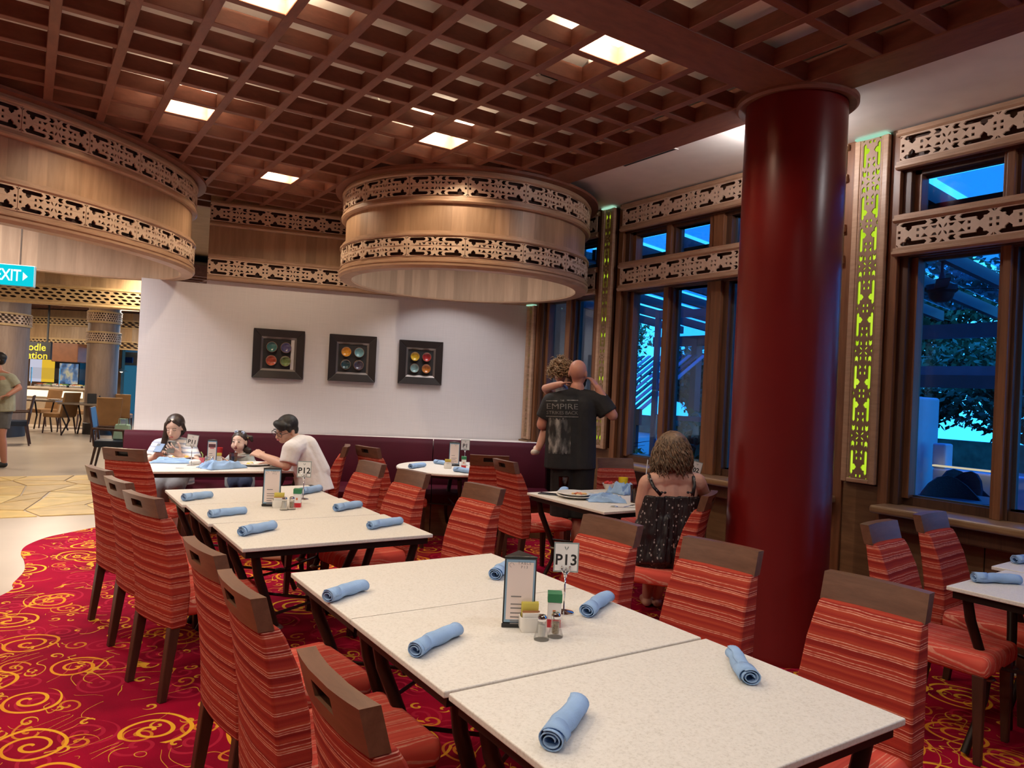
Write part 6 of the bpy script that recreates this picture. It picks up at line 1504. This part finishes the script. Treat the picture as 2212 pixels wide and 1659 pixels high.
t_ = NT('display_colours'); n_ = t_.n('TexNoise', {'Vector': t_.coords((1.4, 1.4, 1.0)), 'Scale': 2.6, 'Detail': 3}).outputs[0]
e_ = t_.n('Emission', {0: t_.ramp(n_, (.35, (.05, .06, .10)), (.48, (.12, .22, .40)), (.6, (.65, .55, .35)), (.72, (.25, .35, .20))), 1: .9}); t_.t.links.new(e_.outputs[0], t_.o.inputs[0])
tag(ob('display_screen', MB().box(-w_/2, w_/2, 0, .02, zz(830, 22.7), zz(786, 22.7)), t_.m, None, loc=(c.x, c.y, 0), rot=(0, 0, RZ)), 'colourful lit display inside the dark frame at the buffet', 'screen')
t = hall_box('buffet_counter', 'long buffet counter with a glowing white front', 'counter', 56, 186, 0, zz(842, 19.6), 19.6, 1.0, mat('counter_body', (.40, .30, .20), .5)); z1 = zz(842, 19.6)
a = hp(56, 800, 19.6); b_ = hp(186, 800, 19.6); w_ = (b_-a).to_2d().length
ob('glowing_front', MB().box(-w_/2+.05, w_/2-.05, -.02, -.002, z1-.22, z1-.05), emis('counter_glow', (1, .86, .62), 1.5), t)
ob('counter_top', MB().box(-w_/2-.03, w_/2+.03, -.06, 1.05, z1, z1+.04), mat('counter_top', (.55, .45, .34), .3), t)
ob('sneeze_guard', MB().box(-w_/2, w_/2, .15, .16, z1+.25, z1+.55), clear, t)
for x in (-w_/2+.05, 0, w_/2-.05): ob('guard_post', MB().box(x-.01, x+.01, .14, .17, z1+.04, z1+.55), steel, t)
rn = random.Random(3)
for k in range(12):
    x = -w_/2+.15+(w_-.3)*k/11; c = t.matrix_world if False else None
    P_ = Vector(t.location)+rt2*x+fw2*(.35+.2*rn.random())
    d = thing('food_tray', ('leftmost', 'second', 'third', 'fourth', 'fifth', 'sixth', 'seventh', 'eighth', 'ninth', 'tenth', 'eleventh', 'rightmost')[k]+' tray of food from the left on the far buffet counter', 'tray', (P_.x, P_.y, z1+.04), RZ, 'food trays on the far buffet counter')
    ob('pan', MB().box(-.10, .10, -.12, .12, 0, .06), steel, d, bevel=.01); ob('food', MB().sphere((0, 0, .055), (.09, .11, .04), 10, 6), mat('food_%d' % (k % 4), ((.5, .12, .05), (.6, .42, .12), (.15, .3, .08), (.6, .55, .45))[k % 4], .5), d, smooth=True)
hall_box('far_window', 'blue far window of the hall beside the slim column', 'window', 240, 300, zz(880, 25.5), zz(785, 25.5), 25.5, .05, emis('far_dusk', (.02, .10, .17), 1.0))
hall_box('far_window_frame', 'pale frame above the far blue window', 'frame', 238, 300, zz(783, 25.2), zz(755, 25.2), 25.2, .15, mat('frame_pale', (.5, .36, .24), .5))
hall_box('blue_banner', 'dark blue band above the far window', 'panel', 246, 285, zz(778, 25.0), zz(766, 25.0), 25.0, .04, mat('banner_blue', (.03, .06, .22), .5))
q = hp(262, 803, 23.5); t = thing('pendant_reflection', 'small pale pendant shape standing in for lamp reflections in the far blue window', 'lamp', q); ob('shade', MB().lathe([(.02, .12), (.22, 0), (.20, 0), (.01, .10)], 18), mat('shade_pale', (.75, .68, .55), .4), t, smooth=True, angle=50); ob('cable', MB().tube([(0, 0, .11), (0, 0, 3.5-q.z)], .008, 6), black, t); ob('bulb', MB().sphere((0, 0, .02), .05, 10, 8), emis('bulb', (1, .85, .6), 4), t)  # glowing pendant stands in for lamp reflections on the far window
# slatted ceiling with light strips
slat = wood('slat_wood', (.14, .055, .03), (.24, .10, .055), (8, 2, 8), .5)
t = struct('trim_4', MB().box(-5, 6, 13.2, 26.5, 3.40, 3.42), mat('hall_void', (.06, .035, .02), .8))
for k in range(34): ob('slat', MB().box(-5, 6, 13.4+k*.38, 13.46+k*.38, 3.2, 3.4), slat, t)
for k in range(12): ob('slat', MB().box(-4.6+k*.9, -4.54+k*.9, 13.3, 26.3, 3.21, 3.4), slat, t)
for k, (px, py, d) in enumerate(((93, 684, 17), (175, 679, 17), (152, 695, 19), (258, 678, 17), (262, 690, 19), (273, 702, 20), (85, 693, 19))):
    q = hp(px, py, d); tag(ob('light_strip', MB().box(-.28, .28, -.10, .10, -.02, .0), emis('warm_strip_hall', (1, .70, .38), 3) if 'warm_strip_hall' not in MATS else MATS['warm_strip_hall'], None, loc=(q.x, q.y, 3.195), rot=(0, 0, RZ)), 'glowing strip light in the slatted hall ceiling, '+('left of the slim column, nearer pair left', 'left of the slim column, nearer pair right', 'close left of the slim column, farther back', 'right of the slim column, nearest', 'right of the slim column, middle', 'right of the slim column, farthest', 'leftmost, above the noodle sign')[k], 'ceiling light', 'strip lights in the hall ceiling')
# brown hall chairs and tables
tan = leather('tan_leather', (.27, .14, .055), .5); navy = leather('navy_leather', (.022, .03, .05), .45); dkw = wood('dark_hall_wood', (.035, .014, .01), (.07, .03, .02), (10, 10, 2), .45)
def hall_chair(label, px, py, d, rz, mt=tan, wing=0, arms=False, group='tan leather chairs in the hall'):
    q = Wd(px, py, d); t = thing('hall_chair', label, 'chair', (q.x, q.y, 0), rz, group)
    ob('seat', MB().box(-.23, .23, -.23, .24, .38, .48), mt, t, bevel=.02); lg = MATS['dark_hall_wood']
    if arms:
        for a in (-1, 1):
            ob('back_post', MB().tube([(a*.21, -.22, .40), (a*.21, -.26, .70), (a*.20, -.31, .97)], .018, 6), lg, t); ob('arm_rest', MB().tube([(a*.23, -.25, .66), (a*.25, .18, .64)], .018, 6), lg, t); ob('arm_post', MB().tube([(a*.24, .16, .64), (a*.22, .18, .42)], .016, 6), lg, t)
        ob('back_panel', MB().hexa([(-.2, -.265, .62), (.2, -.265, .62), (.2, -.24, .62), (-.2, -.24, .62)], [(-.19, -.315, .97), (.19, -.315, .97), (.19, -.29, .97), (-.19, -.29, .97)]), lg, t, bevel=.006)
    else:
        ob('backrest', MB().hexa([(-.22, -.26, .40), (.22, -.26, .40), (.22, -.19, .40), (-.22, -.19, .40)], [(-.24, -.36, .97), (.24, -.36, .97), (.24, -.315, .97), (-.24, -.315, .97)]), mt, t, bevel=.018)
    for a in (-1, 1):
        for b_, y in ((-1, -.27), (1, .24)): ob('leg', MB().tube([(a*.20, b_*.20, .39), (a*.21, y, .005)], [.022, .015], 6), lg, t)
    return t
def z0(px, py): q = Wz(px, py, 0); return (Vector((q.x, q.y, q.z))-Vector((0, 0, CZ))).dot(cF)
v0 = math.atan2(vd.y, vd.x)-PI/2
hall_chair('tan leather chair turned right at the front left hall table', 128, 905, 17.2, v0+R(78))
hall_chair('tan leather chair behind the front left hall table', 92, 890, 18.6, v0+R(160))
hall_chair('tan leather chair in the middle of the hall before the counter', 177, 885, 18.8, v0+R(150))
hall_chair('tan leather chair with a tall back right of the slim column', 228, 898, 15.4, v0+R(40))
hall_chair('tan leather chair farthest right in the hall', 262, 890, 18, v0+R(20))
hall_chair('dark wooden armchair with a navy seat beside the walking man', 30, 920, 14.2, v0+R(120), navy, arms=True, group='dark armchairs in the hall')
c_ = hall_chair('dark chair with a wooden back just left of the banquette end', 246, 925, 11.2, v0+R(-70), navy, arms=True, group='dark armchairs in the hall')
def hall_table(label, px, py, d):
    q = Wd(px, py, d); t = thing('hall_table', label, 'table', (q.x, q.y, 0), v0, 'dark tables in the hall')
    ob('table_top', MB().box(-.5, .5, -.38, .38, .71, .75), mat('hall_table_top', (.16, .12, .09), .25), t, bevel=.006)
    for a in (-1, 1):
        for b_ in (-1, 1): ob('leg', MB().tube([(a*.42, b_*.30, .71), (a*.30, b_*.22, .35), (a*.42, b_*.32, .006)], .02, 6), iron, t)
    return t, q
t, q = hall_table('dark hall table at the left with a plate and pots on it', 95, 875, 17.8)
P_ = q; tag(ob('white_plate', MB().lathe([(.0001, .004), (.08, 0), (.14, .015), (.08, .006), (.0001, .008)], 20), ceram, None, loc=(q.x+.2, q.y-.1, .755)), 'white plate on the left hall table', 'plate')
t, q = hall_table('dark hall table in the middle with a black caddy on it', 192, 878, 17.0)
t = thing('table_caddy', 'black box of condiments on the middle hall table', 'caddy', (q.x+.05, q.y, .752)); ob('box', MB().box(-.09, .09, -.07, .07, 0, .22), black, t, bevel=.005); ob('bottle', MB().lathe([(.03, 0), (.03, .1), (.012, .14), (.012, .18), (.0001, .18)], 12, (.16, 0, 0)), blackp, t); ob('bottle', MB().lathe([(.025, 0), (.025, .08), (.01, .12), (.0001, .12)], 12, (.24, .02, 0)), steel, t)
# pale green bag on the floor by the banquette end
q = Wz(258, 985, .45); t = thing('carrier_bag', 'pale green carrier bag on the dark chair by the banquette end', 'bag', (c_.location.x+.12, c_.location.y-.02, .482), R(-30))
ob('sack', MB().hexa([(-.13, -.06, .0), (.13, -.06, .0), (.13, .06, .0), (-.13, .06, .0)], [(-.11, -.03, .24), (.11, -.03, .24), (.11, .03, .24), (-.11, .03, .24)]), mat('bag_green', (.30, .46, .36), .7), t, bevel=.02)
for y in (-.03, .03): ob('handle', MB().tube([(-.06, y, .22), (-.05, y, .32), (.05, y, .32), (.06, y, .22)], .006, 6), MATS['bag_green'], t)
# solid wall that hides the back of the white wall, on the hall side
